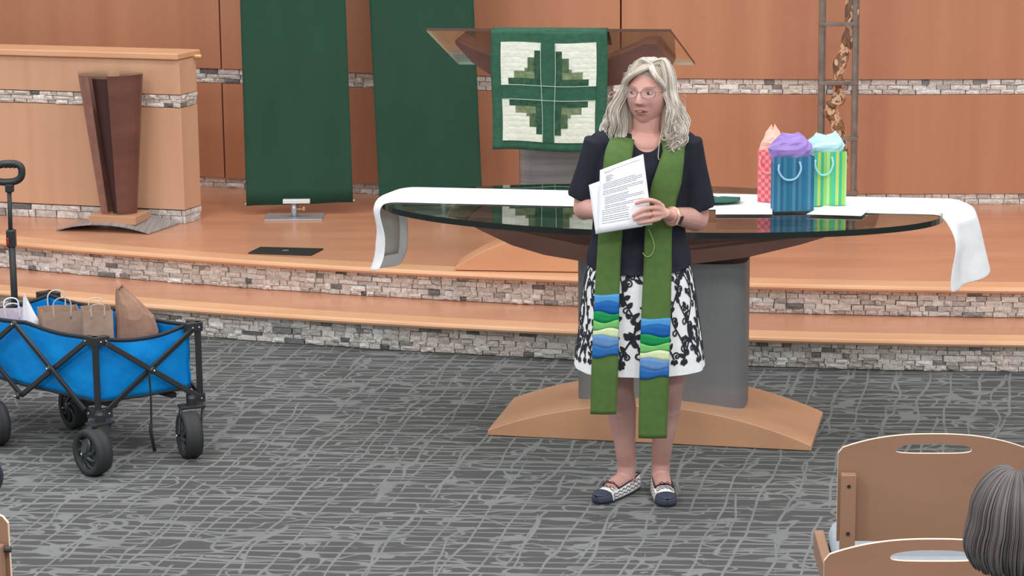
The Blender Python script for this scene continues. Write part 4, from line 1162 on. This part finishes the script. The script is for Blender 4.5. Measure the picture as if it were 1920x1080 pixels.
th_ = MB().ell(HP(0, -.094, -.0575), (.011, .003, .0016), HR, 10, 6).build('teeth', 'teeth', wom, smooth=True)
for s in (-1, 1):
    ex = V((s*.032, -.0775, .0105)); m = MB(); m.ell(HC+HR @ ex, (.0125, .0105, .0058), HR, 16, 10)
    ey = m.build('eye', 'eye_white', wom, smooth=True)
    i_ = MB(); i_.ell(HC+HR @ (ex+V((-.003, -.0092, 0))), (.0052, .0028, .0050), HR, 12, 8); i_.build('iris', 'iris', ey, smooth=True)
    lid = MB(); lid.tube([HC+HR @ (ex+V((x*.0145, -.0085+.006*x*x, .0045*(1-x*x)+.001))) for x in [-1, -.6, -.2, .2, .6, 1]], .0016, 6); lid.build('eyelid', 'brow', ey, smooth=True)
    MB()
# glasses
fr = MB(); lens_pts = []
for s in (-1, 1):
    c = V((s*.0335, -.106, .0095)); pts = []
    for i in range(28):
        t = 2*PI*i/28; cs, sn = math.cos(t), math.sin(t)
        lx_, lz_ = .0265*math.copysign(abs(cs)**.85, cs), .0175*math.copysign(abs(sn)**.85, sn)
        pts.append(HC+HR @ (c+V((lx_, .006*((s*lx_+.0275)/.055)**2, lz_))))
    fr.tube(pts, .0011, 6, loop=True); lens_pts.append(pts)
    fr.tube([HC+HR @ V((s*.061, -.099, .016)), HC+HR @ V((s*.072, -.06, .014)), HC+HR @ V((s*.078, .012, .012))], .0011, 6)
fr.tube([HC+HR @ V((x, -.107-.003*(1-(x/.007)**2), .015)) for x in (-.007, -.003, 0, .003, .007)], .0011, 6)
gl = fr.build('eyeglasses', 'frame_metal', wom, smooth=True)
for pts in lens_pts: MB().add(pts, [tuple(range(28))]).build('lens', 'lens_glass', gl)

# hair: under volume and many wavy locks from a side parting
hu = MB()
hu.ell(HP(0, .018, .018), (.083, .098, .102), HR, 20, 14)
hu.ell(HP(.004, -.012, .062), (.064, .066, .056), HR, 20, 12)
hu.ell(HP(-.082, .020, -.10), (.040, .055, .10), HR, 14, 10); hu.ell(HP(.080, .025, -.11), (.036, .055, .11), HR, 14, 10)
hu.ell(HP(0, .065, -.10), (.10, .04, .11), HR, 14, 10)
hair = hu.build('hair', 'hair_under', wom, remesh=.006, rsm=3)
rh = random.Random(11)
lk = MB()
PX = .028                                    # parting offset, on the viewer's right
def strands(pts, n, spread, r0, seg=2):
    """a lock: n thin strands that follow one guide curve and close up towards the tip"""
    sp = spline(pts, seg); k = len(sp)
    for q in range(n):
        a, d = rh.uniform(0, 2*PI), spread*math.sqrt(rh.random()); tw = rh.uniform(-1.5, 1.5)
        out_ = []; end = k-int(rh.random()**2*k*.14)
        for i, p in enumerate(sp[:end]):
            t = i/(k-1); w_ = d*(.45+.75*math.sin(PI*min(1, t*.9+.05)))
            out_.append(HC+HR @ (p+V((w_*math.cos(a+tw*t), w_*.8*math.sin(a+tw*t), w_*.5*math.sin(a*2+tw*t)))))
        m_ = len(out_); lk.tube(out_, [r0*(1-.6*(i/(m_-1))**3) for i in range(m_)], 4)
def lock(s, az, out, length, n, ph):
    a = math.radians(az); sx, sy = s*math.sin(a), -math.cos(a)
    y0 = lerp(-.060, .06, (az-45)/135)
    pts = [V((PX+s*.002, y0*.85, .112*math.sqrt(max(.2, 1-(y0/.12)**2))*(1.03+(out-1)*.6)))]
    for lat in (64, 46, 28, 10):
        l = math.radians(lat); k = out*1.06
        pts.append(V((sx*.078*k*math.cos(l)+PX*(lat/90)*.8, sy*.100*k*math.cos(l)+.006, .112*k*math.sin(l)*1.03)))
    m = 9; base_ = pts[-1]
    for i in range(1, m+1):
        t = i/m; z = base_.z-length*t
        fl = 1+.74*math.sin(t*PI*.60)*(1.0 if s < 0 else .80)*(1.0 if az < 120 else .4)
        wv = .016*min(1, t*1.6)*math.sin(t*9.5+ph); wv2 = .016*t*math.cos(t*9.5+ph)
        cu = max(0, t-.78)*4.5*.03
        pts.append(V((sx*(.078*out*fl+wv)-s*cu*.7, sy*(.100*out*(1+.10*t))+wv2-(.014*t if az < 100 else 0), z+cu*.45)))
    strands(pts, n, .0075, .0015)
for i in range(330):
    s = rh.choice((-1, 1)); az = 180-(rh.random()**.8)*(180-(50 if s < 0 else 66))
    lock(s, az, rh.uniform(.96, 1.17), rh.uniform(.18, .235)+(.012 if s > 0 else .004), 9, round(az/20)*1.7+rh.uniform(-.5, .5))
for i in range(44):                          # fringe sweeping from the parting to the viewer's left temple
    f = rh.random(); e = rh.uniform(-.012, .012)
    pts = [V((PX, -.050-.022*f, .112-.012*f)), V((PX-.03, -.078-.016*f, .103-.016*f)), V((-.034-.004*f, -.081-.014*f, .080-.016*f)), V((-.064-.004*f, -.058-.010*f, .042-.01*f)), V((-.084+e*.3, -.036, -.005)), V((-.100+e, -.030, -.055)), V((-.098+e, -.040, -.10)), V((-.118+e, -.042, -.145)), V((-.110+e*2, -.046, -.185-.02*rh.random())), V((-.090+e*2, -.05, -.195-.02*rh.random()))]
    strands(pts, 8, .007, .0014)
for i in range(56):                          # inner hair along the cheek and neck, viewer's left
    f = rh.random(); e = rh.uniform(-.010, .008)
    pts = [V((PX-.01, -.055, .106)), V((-.050, -.074, .068)), V((-.076, -.052, .020)), V((-.082+e*.5, -.038, -.04)), V((-.080+e, -.034, -.10)), V((-.086+e*2, -.050, -.15)), V((-.070+e*2, -.074, -.185)), V((-.052+e*3, -.088, -.205-.02*f)), V((-.036+e*3, -.094, -.212-.02*f))]
    strands(pts, 8, .008, .0014)
for i in range(24):                          # short sweep just right of the parting
    f = rh.random(); e = rh.uniform(-.006, .006)
    pts = [V((PX-.004, -.060-.012*f, .109-.006*f)), V((.044, -.080-.006*f, .090-.012*f)), V((.060, -.072-.004*f, .066-.012*f)), V((.073, -.048, .030)), V((.083, -.016, -.01)), V((.090, .006, -.06)), V((.088+e, -.002, -.12)), V((.098+e, -.020, -.16))]
    strands(pts, 8, .007, .0014)
for i in range(34):                          # right of the parting, framing the ear
    f = rh.random(); e = rh.uniform(-.012, .012)
    pts = [V((PX+.004, -.05-.022*f, .112-.012*f)), V((.047, -.073-.008*f, .090-.01*f)), V((.068+.004*f, -.046-.008*f, .046)), V((.084, -.012, .0)), V((.092, .008, -.06)), V((.086+e, -.004, -.12)), V((.100+e, -.022, -.165)), V((.088+e*2, -.040, -.205)), V((.064+e*2, -.05, -.212-.015*f))]
    strands(pts, 8, .007, .0014)
for i in range(46):                          # loose curls at the ends
    s = rh.choice((-1, 1)); c = V((s*rh.uniform(.088, .136), rh.uniform(-.055, -.01), rh.uniform(-.185, -.10)))
    rr_ = rh.uniform(.014, .024); ph = rh.uniform(0, 6); dz = rh.uniform(-.004, .002)
    strands([c+V((rr_*math.cos(ph+t*.6)*(1-t*.045), -.010-.0012*t, rr_*math.sin(ph+t*.6)*(1-t*.045)+dz*t)) for t in range(10)], 7, .0045, .0012, 2)
for i in range(70):                          # flyaways
    s = rh.choice((-1, 1)); a0_ = rh.uniform(.3, 2.6); z = rh.uniform(-.17, .12); ex = .079*(1.15 if z > 0 else 1.75)*math.sqrt(max(.05, 1-(max(0, z)/.128)**2))
    p0 = V((s*ex*.92, .0, z)); lk.tube(spline([HC+HR @ p for p in (p0, p0+V((s*.014, -.01, .012*math.cos(a0_))), p0+V((s*.024, -.01, .022*math.cos(a0_*2)-.008)))], 3), .0007, 4)
lk.build('hair_locks', 'hair_silver', hair, smooth=True)

# top with elbow sleeves
top = MB()
trs = [trow(rows, y, .006+(.008 if y > 460 else 0)) for y in ys[:-2]]
hem = [V((p.x, p.y-.012*max(0, (WY-p.y)/.12), p.z-.004-.020*max(0, (WY-p.y)/.12)**2)) for p in trs[0]]
top.loft([hem]+trs)
def sleeve(s, e, cut):
    end = s.lerp(e, cut)
    top.tube(spline([s+V((0, 0, .02))+(s-e).normalized()*.0, s.lerp(e, .3), s.lerp(e, .6), end], 4), [.060+.001*i for i in range(13)], 20)
top.ell(sL+V((.012, 0, .005)), (.058, .062, .05), n=16, k=10); top.ell(sR+V((-.012, 0, .005)), (.058, .062, .05), n=16, k=10)
sleeve(sL, eL, .86); sleeve(sR, eR, .86)
tp_ = top.build('black_top', 'black_top', wom, remesh=.006, rsm=5)
nc = wp(1212, 252, -.05)
bm = bmesh.new(); bm.from_mesh(tp_.data)
kill = [f for f in bm.faces if ((f.calc_center_median().x+org.x-nc.x)/.054)**2+((f.calc_center_median().z-nc.z)/.058)**2 < 1 and f.calc_center_median().y < .05]
bmesh.ops.delete(bm, geom=kill, context='FACES')
for v in bm.verts:
    if v.is_boundary and v.co.y < .04:
        dx, dz = (v.co.x+org.x-nc.x)/.054, (v.co.z-nc.z)/.058; q_ = math.hypot(dx, dz)
        if .6 < q_ < 1.5: v.co.x = nc.x-org.x+dx/q_*.054; v.co.z = nc.z+dz/q_*.058
bm.to_mesh(tp_.data); bm.free()
q = tp_.modifiers.new('solid', 'SOLIDIFY'); q.thickness = .003; q.offset = -1

# skirt
srow = [(478, 1112, 1284, .104, .108), (500, 1103, 1294, .120, .124), (520, 1097, 1300, .134, .138), (580, 1090, 1308, .142, .15), (640, 1083, 1316, .15, .158), (686, 1078, 1322, .155, .162)]
def SK(phi, y, off=0):                       # phi 0 faces the camera
    l, r, f, b = table(srow, y); a, c = wp(l, y), wp(r, y)
    t = (y-478)/208; fo = 1+.016*t*math.sin(phi*7+1)+.008*t*math.sin(phi*13)
    hw = (c.x-a.x)/2*fo+off; dd = (f+b)/2*fo+off
    sn, cs = math.sin(phi), math.cos(phi); p = 2/2.3
    return V(((a.x+c.x)/2+hw*math.copysign(abs(sn)**p, sn), WY+(b-f)/2-dd*math.copysign(abs(cs)**p, cs), a.z+.004*math.sin(phi*4)*t*0-.008*t*math.cos(phi)))
sk = MB(); sk.loft([[SK(2*PI*j/72, lerp(478, 686, i/22)) for j in range(72)] for i in range(23)], False)
skirt = sk.build('skirt', 'skirt_white', wom, smooth=True, solid=.003)
q = skirt.modifiers.new('split', 'EDGE_SPLIT'); q.split_angle = .8
# embroidered vines as thin raised shapes
em = MB(); re_ = random.Random(5)
def sp2(u, v): return SK(u, v, .0015)        # u angle, v pixel row
def ribbon(pts, w0, w1):
    n = len(pts); L = []; Rr = []
    for i, (u, v) in enumerate(pts):
        a, b = pts[max(0, i-1)], pts[min(n-1, i+1)]; du, dv2 = (b[0]-a[0])*110, b[1]-a[1]; l = math.hypot(du, dv2) or 1
        wd = lerp(w0, w1, i/(n-1)); nx, ny = -dv2/l*wd/110, du/l*wd
        L.append(sp2(u+nx, v+ny)); Rr.append(sp2(u-nx, v-ny))
    em.add(L+Rr, [(i, i+1, n+i+1, n+i) for i in range(n-1)])
def leaf(u, v, ang_, ln, wd):
    pts = []
    for i in range(10):
        t = 2*PI*i/10; x = ln*(.5+.5*math.cos(t)); y = wd*math.sin(t)*(1-.45*math.cos(t))
        pts.append(sp2(u+(x*math.cos(ang_)-y*math.sin(ang_))/110, v+x*math.sin(ang_)+y*math.cos(ang_)))
    c = sp2(u+ln*.5*math.cos(ang_)/110, v+ln*.5*math.sin(ang_))
    em.add(pts+[c], [(i, (i+1) % 10, 10) for i in range(10)])
def spiral(u, v, a0_, r, sg):
    pts = [(u+(r*(1-t/16)*math.cos(a0_+sg*t*.55)-r*math.cos(a0_))/110, v+r*(1-t/16)*math.sin(a0_+sg*t*.55)-r*math.sin(a0_)) for t in range(14)]
    ribbon(pts, 1.3, 1.6); em_c = pts[-1]; leaf(em_c[0], em_c[1], 0, 3.5, 1.8)
u = -1.75
while u < 1.75:
    v = 664-re_.uniform(0, 10); uu = u; pts = []; dirn = re_.choice((-1, 1)); ph = re_.uniform(0, 6)
    while v > 486:
        pts.append((uu+.105*math.sin(v*.05+ph), v)); v -= 6
    ribbon(pts, 1.7, 1.2)
    k = 1
    while k < len(pts)-1:
        pu, pv = pts[k]; s = re_.choice((-1, 1)); a = -PI/2+s*re_.uniform(.5, 1.2); kind = re_.random()
        if kind < .55: leaf(pu, pv, a, re_.uniform(11, 16), re_.uniform(3.2, 4.8))
        elif kind < .78: spiral(pu, pv, -s*PI/2*0+(PI if s > 0 else 0), re_.uniform(6, 8.5), s)
        else:
            bx = [(pu+s*t*1.7/110, pv-t*1.2-.1*t*t*.3) for t in range(8)]; ribbon(bx, 1.4, 1.0); leaf(bx[-1][0], bx[-1][1], a, 12, 4.6); leaf(bx[4][0], bx[4][1], a-s*.9, 9, 3.2)
        k += re_.choice((1, 2, 2))
    for s in (-1, 0, 1): leaf(pts[0][0], pts[0][1]+2, PI/2*0-PI/2+s*.9+PI, 9, 4)
    u += re_.uniform(.17, .22)
em.build('embroidery', 'embroidery', skirt, solid=.0012, offset=1)

# green stole with wavy bands
def strip(rows_, name, bands, ylist):
    def ST(u, y, off=0):
        l, r, d = table(rows_, y); a, b = wp(l, y, d-off), wp(r, y, d-off)
        return a.lerp(b, u)+V((0, -.006*math.sin(PI*u), 0))
    mb = MB(); mb.grid(lambda u, v: ST(u, lerp(ylist[0], ylist[1], v)), 8, 70)
    st = mb.build('stole', 'stole_green', wom, smooth=True, solid=.004, offset=1)
    y0s, hs, mats = bands
    y = y0s
    for k, (h, m_) in enumerate(zip(hs, mats)):
        wv = lambda u, k: 3.2*math.sin(u*5.2+k*1.9)*(0.3 if k == 0 else 1)
        b = MB(); b.grid(lambda u, v: ST(u, lerp(y+wv(u, k), y+h+wv(u, k+1), v), .0035+.0004*k), 12, 3)
        b.build('band', m_, st, smooth=True, solid=.002, offset=1); y += h
    return st
BM = ['band_sky', 'band_blue', 'band_emerald', 'band_leaf', 'band_cream', 'band_slate', 'band_deep']
strip([(244, 1172, 1198, .075), (250, 1158, 1195, .05), (256, 1149, 1192, -.02), (264, 1143, 1189, -.075), (280, 1136, 1187, -.112), (300, 1132, 1184, -.135), (330, 1130, 1178, -.148), (400, 1126, 1170, -.148), (440, 1122, 1166, -.146), (490, 1119, 1163, -.152), (550, 1115, 1161, -.163), (690, 1109, 1159, -.183), (777, 1107, 1155, -.180)], 'stole', (552, [16, 18, 16, 15, 13, 19, 19], BM), (244, 776))
strip([(244, 1228, 1256, .075), (249, 1232, 1272, .05), (254, 1235, 1280, -.02), (262, 1240, 1284, -.075), (285, 1243, 1283, -.11), (305, 1236, 1282, -.135), (345, 1222, 1277, -.15), (375, 1216, 1268, -.15), (410, 1211, 1262, -.148), (440, 1209, 1259, -.146), (500, 1207, 1259, -.154), (600, 1202, 1257, -.170), (700, 1199, 1254, -.184), (822, 1197, 1250, -.182)], 'stole', (597, [14, 18, 16, 14, 14, 18, 17], BM), (244, 821))
# headset microphone, earring, watch, ring
ms = MB(); e_ = HP(.079, -.002, -.010)
ms.tube(spline([e_+V((.004, -.004, .03)), e_+V((.012, -.012, .012)), e_+V((.010, -.014, -.02)), e_+V((-.004, -.018, -.042))], 5), .0026, 7); ms.ell(e_+V((-.006, -.019, -.046)), (.0048, .0048, .0048), n=10, k=6)
mic = ms.build('headset', 'cream_plastic', wom, smooth=True)
MB().tube(spline([e_+V((-.004, -.016, -.04)), wp(1242, 240, -.06), wp(1237, 265, -.10), wp(1234, 292, -.128), wp(1236, 300, -.14)], 5), .0011, 5).build('headset_cable', 'cream_plastic', mic, smooth=True)
MB().tube(spline([wp(1216, 430, -.166), wp(1223, 446, -.168), wp(1227, 462, -.168), wp(1221, 478, -.168), wp(1212, 481, -.168), wp(1205, 474, -.168)], 5), .0018, 5).build('headset_cable', 'cable_green', mic, smooth=True)
er = MB(); er.ell(e_+V((-.006, -.016, -.030)), (.0042, .0042, .0042), n=10, k=6); er.ell(e_+V((-.007, -.018, -.046)), (.0055, .0055, .0055), n=10, k=6)
er.build('earring', 'pearl', wom, smooth=True)
wd_ = (eR-wR).normalized(); wc = wR.lerp(eR, .06)
wt = MB(); a1_ = wd_.cross(V((0, 0, 1))).normalized(); a2_ = wd_.cross(a1_)
wt.tube([wc+(a1_*math.cos(t*PI/12)+a2_*math.sin(t*PI/12))*.0315 for t in range(24)], .0075, 8, loop=True, flat=.35)
wb = wt.build('watch', 'watch_case', wom, smooth=True)
fr_ = V((0, -1, 0)); fr_ = (fr_-wd_*fr_.dot(wd_)).normalized(); sd = wd_.cross(fr_)
rotw = M((wd_, sd, fr_)).transposed()
MB().box(wc+fr_*.036, (.032, .040, .008), rotw).build('watch_case', 'watch_case', wb, bevel=.003)
MB().box(wc+fr_*.0405, (.025, .033, .002), rotw).build('watch_face', 'watch_face', wb, bevel=.0005)
f3 = spline(fing[2], 4); c = f3[3]; t_ = (f3[4]-f3[2]).normalized(); a1_ = t_.cross(V((0, 0, 1))).normalized(); a2_ = t_.cross(a1_)
MB().tube([c+(a1_*math.cos(k*PI/8)+a2_*math.sin(k*PI/8))*.0102 for k in range(16)], .0015, 6, loop=True).build('ring', 'gold', wom, smooth=True)

# shoes: ballet flats, toe cap, trim and bow
def shoe(heel, toe, nm):
    d = (toe-heel); L = d.length+.012; d = d.normalized(); sx = V((d.y, -d.x, 0))
    heel = heel-d*.008
    def sec(t, k=1.0): # half width along the sole
        return (.030+.012*math.sin(PI*min(1, t*1.05))**.8 if t < .75 else .042*math.sqrt(max(0.0004, 1-((t-.75)/.25)**2)))*k
    def outline(z, k, t0=0, t1=1, n=14):
        l = [heel+d*L*lerp(t0, t1, i/n)+sx*sec(lerp(t0, t1, i/n), k)+V((0, 0, z)) for i in range(n+1)]
        r = [heel+d*L*lerp(t0, t1, i/n)-sx*sec(lerp(t0, t1, i/n), k)+V((0, 0, z)) for i in range(n+1)]
        return l+r[::-1]
    so = MB(); so.loft([outline(.001, 1), outline(.010, 1)]); s = so.build('shoe', 'shoe_black', wom, smooth=False)
    up = MB(); h = lambda t: lerp(.052, .036, min(1, t/.55)) if t < .55 else lerp(.036, .022, (t-.55)/.45)
    # side walls, open top till t=.60, closed vamp after
    n = 24; nv_ = 5
    for sgn in (-1, 1):
        up.grid(lambda u, v: heel+d*L*u*.93+sx*sgn*sec(u*.93)*(1-.16*v*v)+V((0, 0, .008+h(u*.93)*v)), n, nv_)
    up.grid(lambda u, v: heel+d*L*lerp(.62, .93, u)+sx*sec(lerp(.62, .93, u))*.84*(2*v-1)+V((0, 0, .008+h(lerp(.62, .93, u))+.014*(1-(2*v-1)**2)*(1-u*.5))), 10, 8)
    up.grid(lambda u, v: heel-d*.002*math.sin(PI*u)+sx*sec(0)*(1-.16*v*v)*(2*u-1)+V((0, 0, .008+h(0)*v)), 4, nv_)
    u_ = up.build('upper', 'shoe_white', s, smooth=True, solid=.002)
    cap = MB()
    for sgn in (-1, 1): cap.grid(lambda u, v: heel+d*(L*lerp(.80, 1, u)+.003)+sx*sgn*(sec(lerp(.80, 1, u))+.002)*(1-.16*v*v)+V((0, 0, .009+h(lerp(.8, 1, u))*v)), 8, 4)
    cap.grid(lambda u, v: heel+d*(L*lerp(.80-.03*(1-(2*v-1)**2)*0, 1, u)+.003)+sx*(sec(lerp(.8, 1, u))*.84+.002)*(2*v-1)+V((0, 0, .011+h(lerp(.8, 1, u))+.014*(1-(2*v-1)**2)*(1-lerp(.8, 1, u)*.5))), 8, 8)
    cap.ell(heel+d*L*.965+V((0, 0, .0185)), (.0125, .0125, .0135), n=14, k=10); cap.build('toe_cap', 'shoe_navy', s, smooth=True, solid=.001)
    tr2 = MB(); pts = [heel+d*L*t+sx*sec(t)*.84+V((0, 0, .010+h(t))) for t in [i/10*.62 for i in range(11)]]
    mid = [heel+d*L*(.62+.0*math.sin(PI*k/8))+sx*sec(.62)*.84*math.cos(PI*k/8)+V((0, 0, .011+h(.62)+.014*math.sin(PI*k/8))) for k in range(1, 8)]
    pts2 = [heel+d*L*t-sx*sec(t)*.84+V((0, 0, .010+h(t))) for t in [i/10*.62 for i in range(10, -1, -1)]]
    tr2.tube(pts+mid+pts2, .0032, 6, loop=True)
    bc_ = heel+d*L*.645+V((0, 0, .03+h(.62)))
    for sgn in (-1, 1): tr2.tube([bc_, bc_+sx*sgn*.012+V((0, 0, .006)), bc_+sx*sgn*.02-d*.004, bc_+sx*sgn*.008-V((0, 0, .002)), bc_], .0018, 5)
    tr2.build('trim', 'shoe_trim', s, smooth=True)
    zz = MB()                                # zigzag lines on the sides
    for sgn in (-1, 1):
        for row in (.25, .6):
            pts = [heel+d*L*(.04+.74*i/14)+sx*sgn*(sec(.04+.74*i/14)*(1-.16*(row+.15*(i % 2))**2)+.0015)+V((0, 0, .008+h(.04+.74*i/14)*(row+.22*(i % 2)))) for i in range(15)]
            zz.tube(pts, .0014, 4)
    for row in (.66, .72):
        pts = [heel+d*L*(row+.03*(i % 2))+sx*sec(.7)*.8*(-1+2*i/8)+V((0, 0, .0105+h(.7)+.013*(1-(-1+2*i/8)**2))) for i in range(9)]; zz.tube(pts, .0014, 4)
    zz.build('zigzag', 'shoe_black', s)
shoe(hL, tL, 'l'); shoe(hR, tR, 'r')

# papers held in the hands
def held(c4, lab, mb_print=None):
    c4 = [V(p) for p in c4]; nrm = (c4[1]-c4[0]).cross(c4[3]-c4[0]).normalized()
    if nrm.y > 0: nrm = -nrm
    def fn(u, v, o=0): return (c4[0]*(1-u)+c4[1]*u)*(1-v)+(c4[3]*(1-u)+c4[2]*u)*v+nrm*(.006*math.sin(PI*u)*math.sin(PI*v*.8)+o*2.6)
    p = MB().grid(fn, 10, 10).build('paper_sheet', 'paper', None, org=V(c4[3]), smooth=True, solid=.0012, offset=-1)
    tag(p, lab, 'paper', 'papers held by the woman')
    return p, fn
tl, tr_, brr, bl_ = wp(1125, 319, -.20), wp(1206, 289, -.20), wp(1223, 421, -.252), wp(1121, 437, -.252)
p1, f1 = held([tl, tr_, brr, bl_], 'printed white sheet with text lines held in front of the woman')
pr_ = MB(); rp = random.Random(4)
def line(v, u0, u1, h=.0065):
    u = u0
    while u < u1-.02:
        wd2 = min(rp.uniform(.05, .2), u1-u)
        pr_.add([f1(u, v, .0009), f1(u+wd2, v, .0009), f1(u+wd2, v+h, .0009), f1(u, v+h, .0009)], [(0, 1, 2, 3)]); u += wd2+.008
for v, a, b in ((.055, .10, .9), (.075, .1, .3), (.13, .14, .28), (.15, .14, .33), (.17, .14, .26), (.19, .14, .3), (.21, .14, .24), (.245, .08, .8), (.27, .08, .92), (.295, .08, .92), (.32, .08, .8), (.36, .08, .93), (.385, .08, .93), (.41, .08, .6),
                (.46, .12, .62), (.485, .12, .6), (.51, .12, .9), (.535, .12, .92), (.56, .12, .55), (.60, .12, .9), (.625, .12, .7), (.66, .07, .55), (.69, .07, .6), (.72, .07, .6), (.76, .07, .58), (.79, .07, .6), (.82, .07, .6), (.86, .07, .6)):
    line(v, a, b)
pr_.build('printed_text', 'ink', p1)
held([wp(1104, 347, -.196), wp(1190, 316, -.190), wp(1205, 425, -.236), wp(1117, 439, -.244)], 'blank white sheet tucked behind the printed sheet in the woman\'s hands')

# ------------------------------------------------------------------ seated people in the nearer rows
def seated(x, y, hz, shirt, hairm, lab, elbow=.26, ez=.70):
    t = empty('person', (x, y, 0), lab, 'person'); X = lambda a, b, c: V((x+a, y+b, c))
    b = MB(); k = hz-1.30
    # +y is the way they face
    b.tube(spline([X(0, .0, .50), X(0, -.02, .75), X(0, -.02, 1.0+k), X(0, 0, 1.06+k)], 4), [.15, .15, .148, .145, .145, .15, .155, .16, .16, .155, .14, .11, .07], 22, flat=.72)
    b.tube([X(0, .0, 1.02+k), X(0, .015, 1.14+k)], [.055, .05], 14)
    b.ell(X(0, .02, 1.19+k), (.073, .095, .115), n=22, k=16)
    b.ell(X(0, .115, 1.17+k), (.012, .016, .02), n=8, k=6)
    for s in (-1, 1):
        b.ell(X(s*.075, .02, 1.18+k), (.01, .02, .03), n=10, k=6)
        b.tube(spline([X(s*.16, 0, 1.0+k), X(s*elbow*.9, -.01, lerp(1.0+k, ez, .6)), X(s*elbow, .03, ez), X(s*.17, .22, lerp(ez, .56, .8)), X(s*.11, .32, .56)], 4), [.055, .052, .05, .048, .046, .045, .044, .043, .042, .04, .038, .036, .034, .03, .028, .026, .024], 12)
        for f in range(4): b.tube(spline([X(s*(.125-.018*f), .32, .56), X(s*(.12-.018*f), .37, .555), X(s*(.115-.018*f), .40, .54)], 3), .008, 7)
        b.tube([X(s*.12, .31, .57), X(s*.07, .34, .57), X(s*.06, .36, .565)], .009, 7)
        b.tube(spline([X(s*.1, .05, .55), X(s*.11, .3, .56), X(s*.11, .45, .52), X(s*.11, .46, .3), X(s*.11, .45, .09)], 4), [.085, .08, .078, .075, .07, .067, .065, .063, .06, .058, .056, .053, .05, .047, .044, .042, .04], 14)
        b.tube([X(s*.11, .43, .05), X(s*.11, .52, .04), X(s*.115, .62, .028)], [.04, .038, .026], 10)
    bd = b.build('body', ['skin', shirt], t, remesh=.008, rsm=3)
    for p in bd.data.polygons:
        c = p.center
        if .1 < c.z < 1.04+k and not (c.y > .20 and c.z > .55 and abs(c.x) < .16): p.material_index = 1
    cl_ = MB()
    for pf in (0,):
        cl_.tube(spline([X(0, .0, .49), X(0, -.02, .75), X(0, -.02, 1.0+k), X(0, 0, 1.06+k), X(0, .005, 1.085+k)], 4), [.16, .16, .158, .155, .155, .16, .165, .17, .17, .165, .15, .12, .085, .075, .07, .066, .064], 22, flat=.74)
    for s in (-1, 1):
        cl_.tube(spline([X(s*.15, 0, 1.0+k), X(s*elbow*.9, -.01, lerp(1.0+k, ez, .6)), X(s*elbow, .03, ez), X(s*elbow*.93, .09, ez-.03)], 4), [.066, .064, .062, .06, .058, .057, .056, .055, .054, .053, .052, .05, .048], 14)
    cl_.build('shirt', shirt, t, remesh=.009, rsm=4)
    hm = MB(); hm.ell(X(0, .005, 1.215+k), (.088, .104, .108), n=22, k=14); hm.ell(X(0, -.03, 1.175+k), (.092, .075, .075), n=20, k=12)
    hr = hm.build('hair', hairm+'_under', t, remesh=.006, rsm=4)
    r = random.Random(21); lk2 = MB()
    for i in range(900):
        a = r.uniform(-PI*.80, PI*.80); sx, sy = math.sin(a), -math.cos(a); o_ = r.uniform(1.0, 1.1)
        pts = [X(sx*.012, .0-.02*sy*0, 1.325+k)]
        for lat in (65, 42, 20, 0):
            l = math.radians(lat); pts.append(X(sx*.094*o_*math.cos(l), sy*.112*o_*math.cos(l)+.004, 1.215+k+.112*o_*math.sin(l)))
        L = r.uniform(.090, .108); q = pts[-1]
        for j in range(1, 4): pts.append(q+V((sx*.010*math.sin(j*1.0)-sx*.012*(j == 3), sy*.004*j*(-1)-sy*.008*(j == 3), -L*j/3)))
        sp = spline(pts, 3); lk2.tube(sp, [lerp(.0012, .0022, math.sin(PI*min(1, .2+i2/len(sp)*.8))) for i2 in range(len(sp))], 5)
    lk2.build('hair_locks', hairm, hr, smooth=True)
    return t
ph = PY(1912, 878, 5.15); seated(ph.x, ph.y, ph.z-.03, 'grey_cloth', 'hair_bob', 'seated person with grey bobbed hair at the lower right corner')
pn_ = PY(0, 900, pL.y+.16); seated(PY(8, 900, pL.y+.2).x-.31, pL.y+.17, 1.30, 'navy_cloth', 'hair_bob', 'person in dark navy sleeve mostly outside the left edge', elbow=.255, ez=pn_.z)
p3 = V((ph.x, ph.y-.17, 0)); chair(p3.x, p3.y, math.radians(-2), 'wooden chair under the seated person with grey bobbed hair')
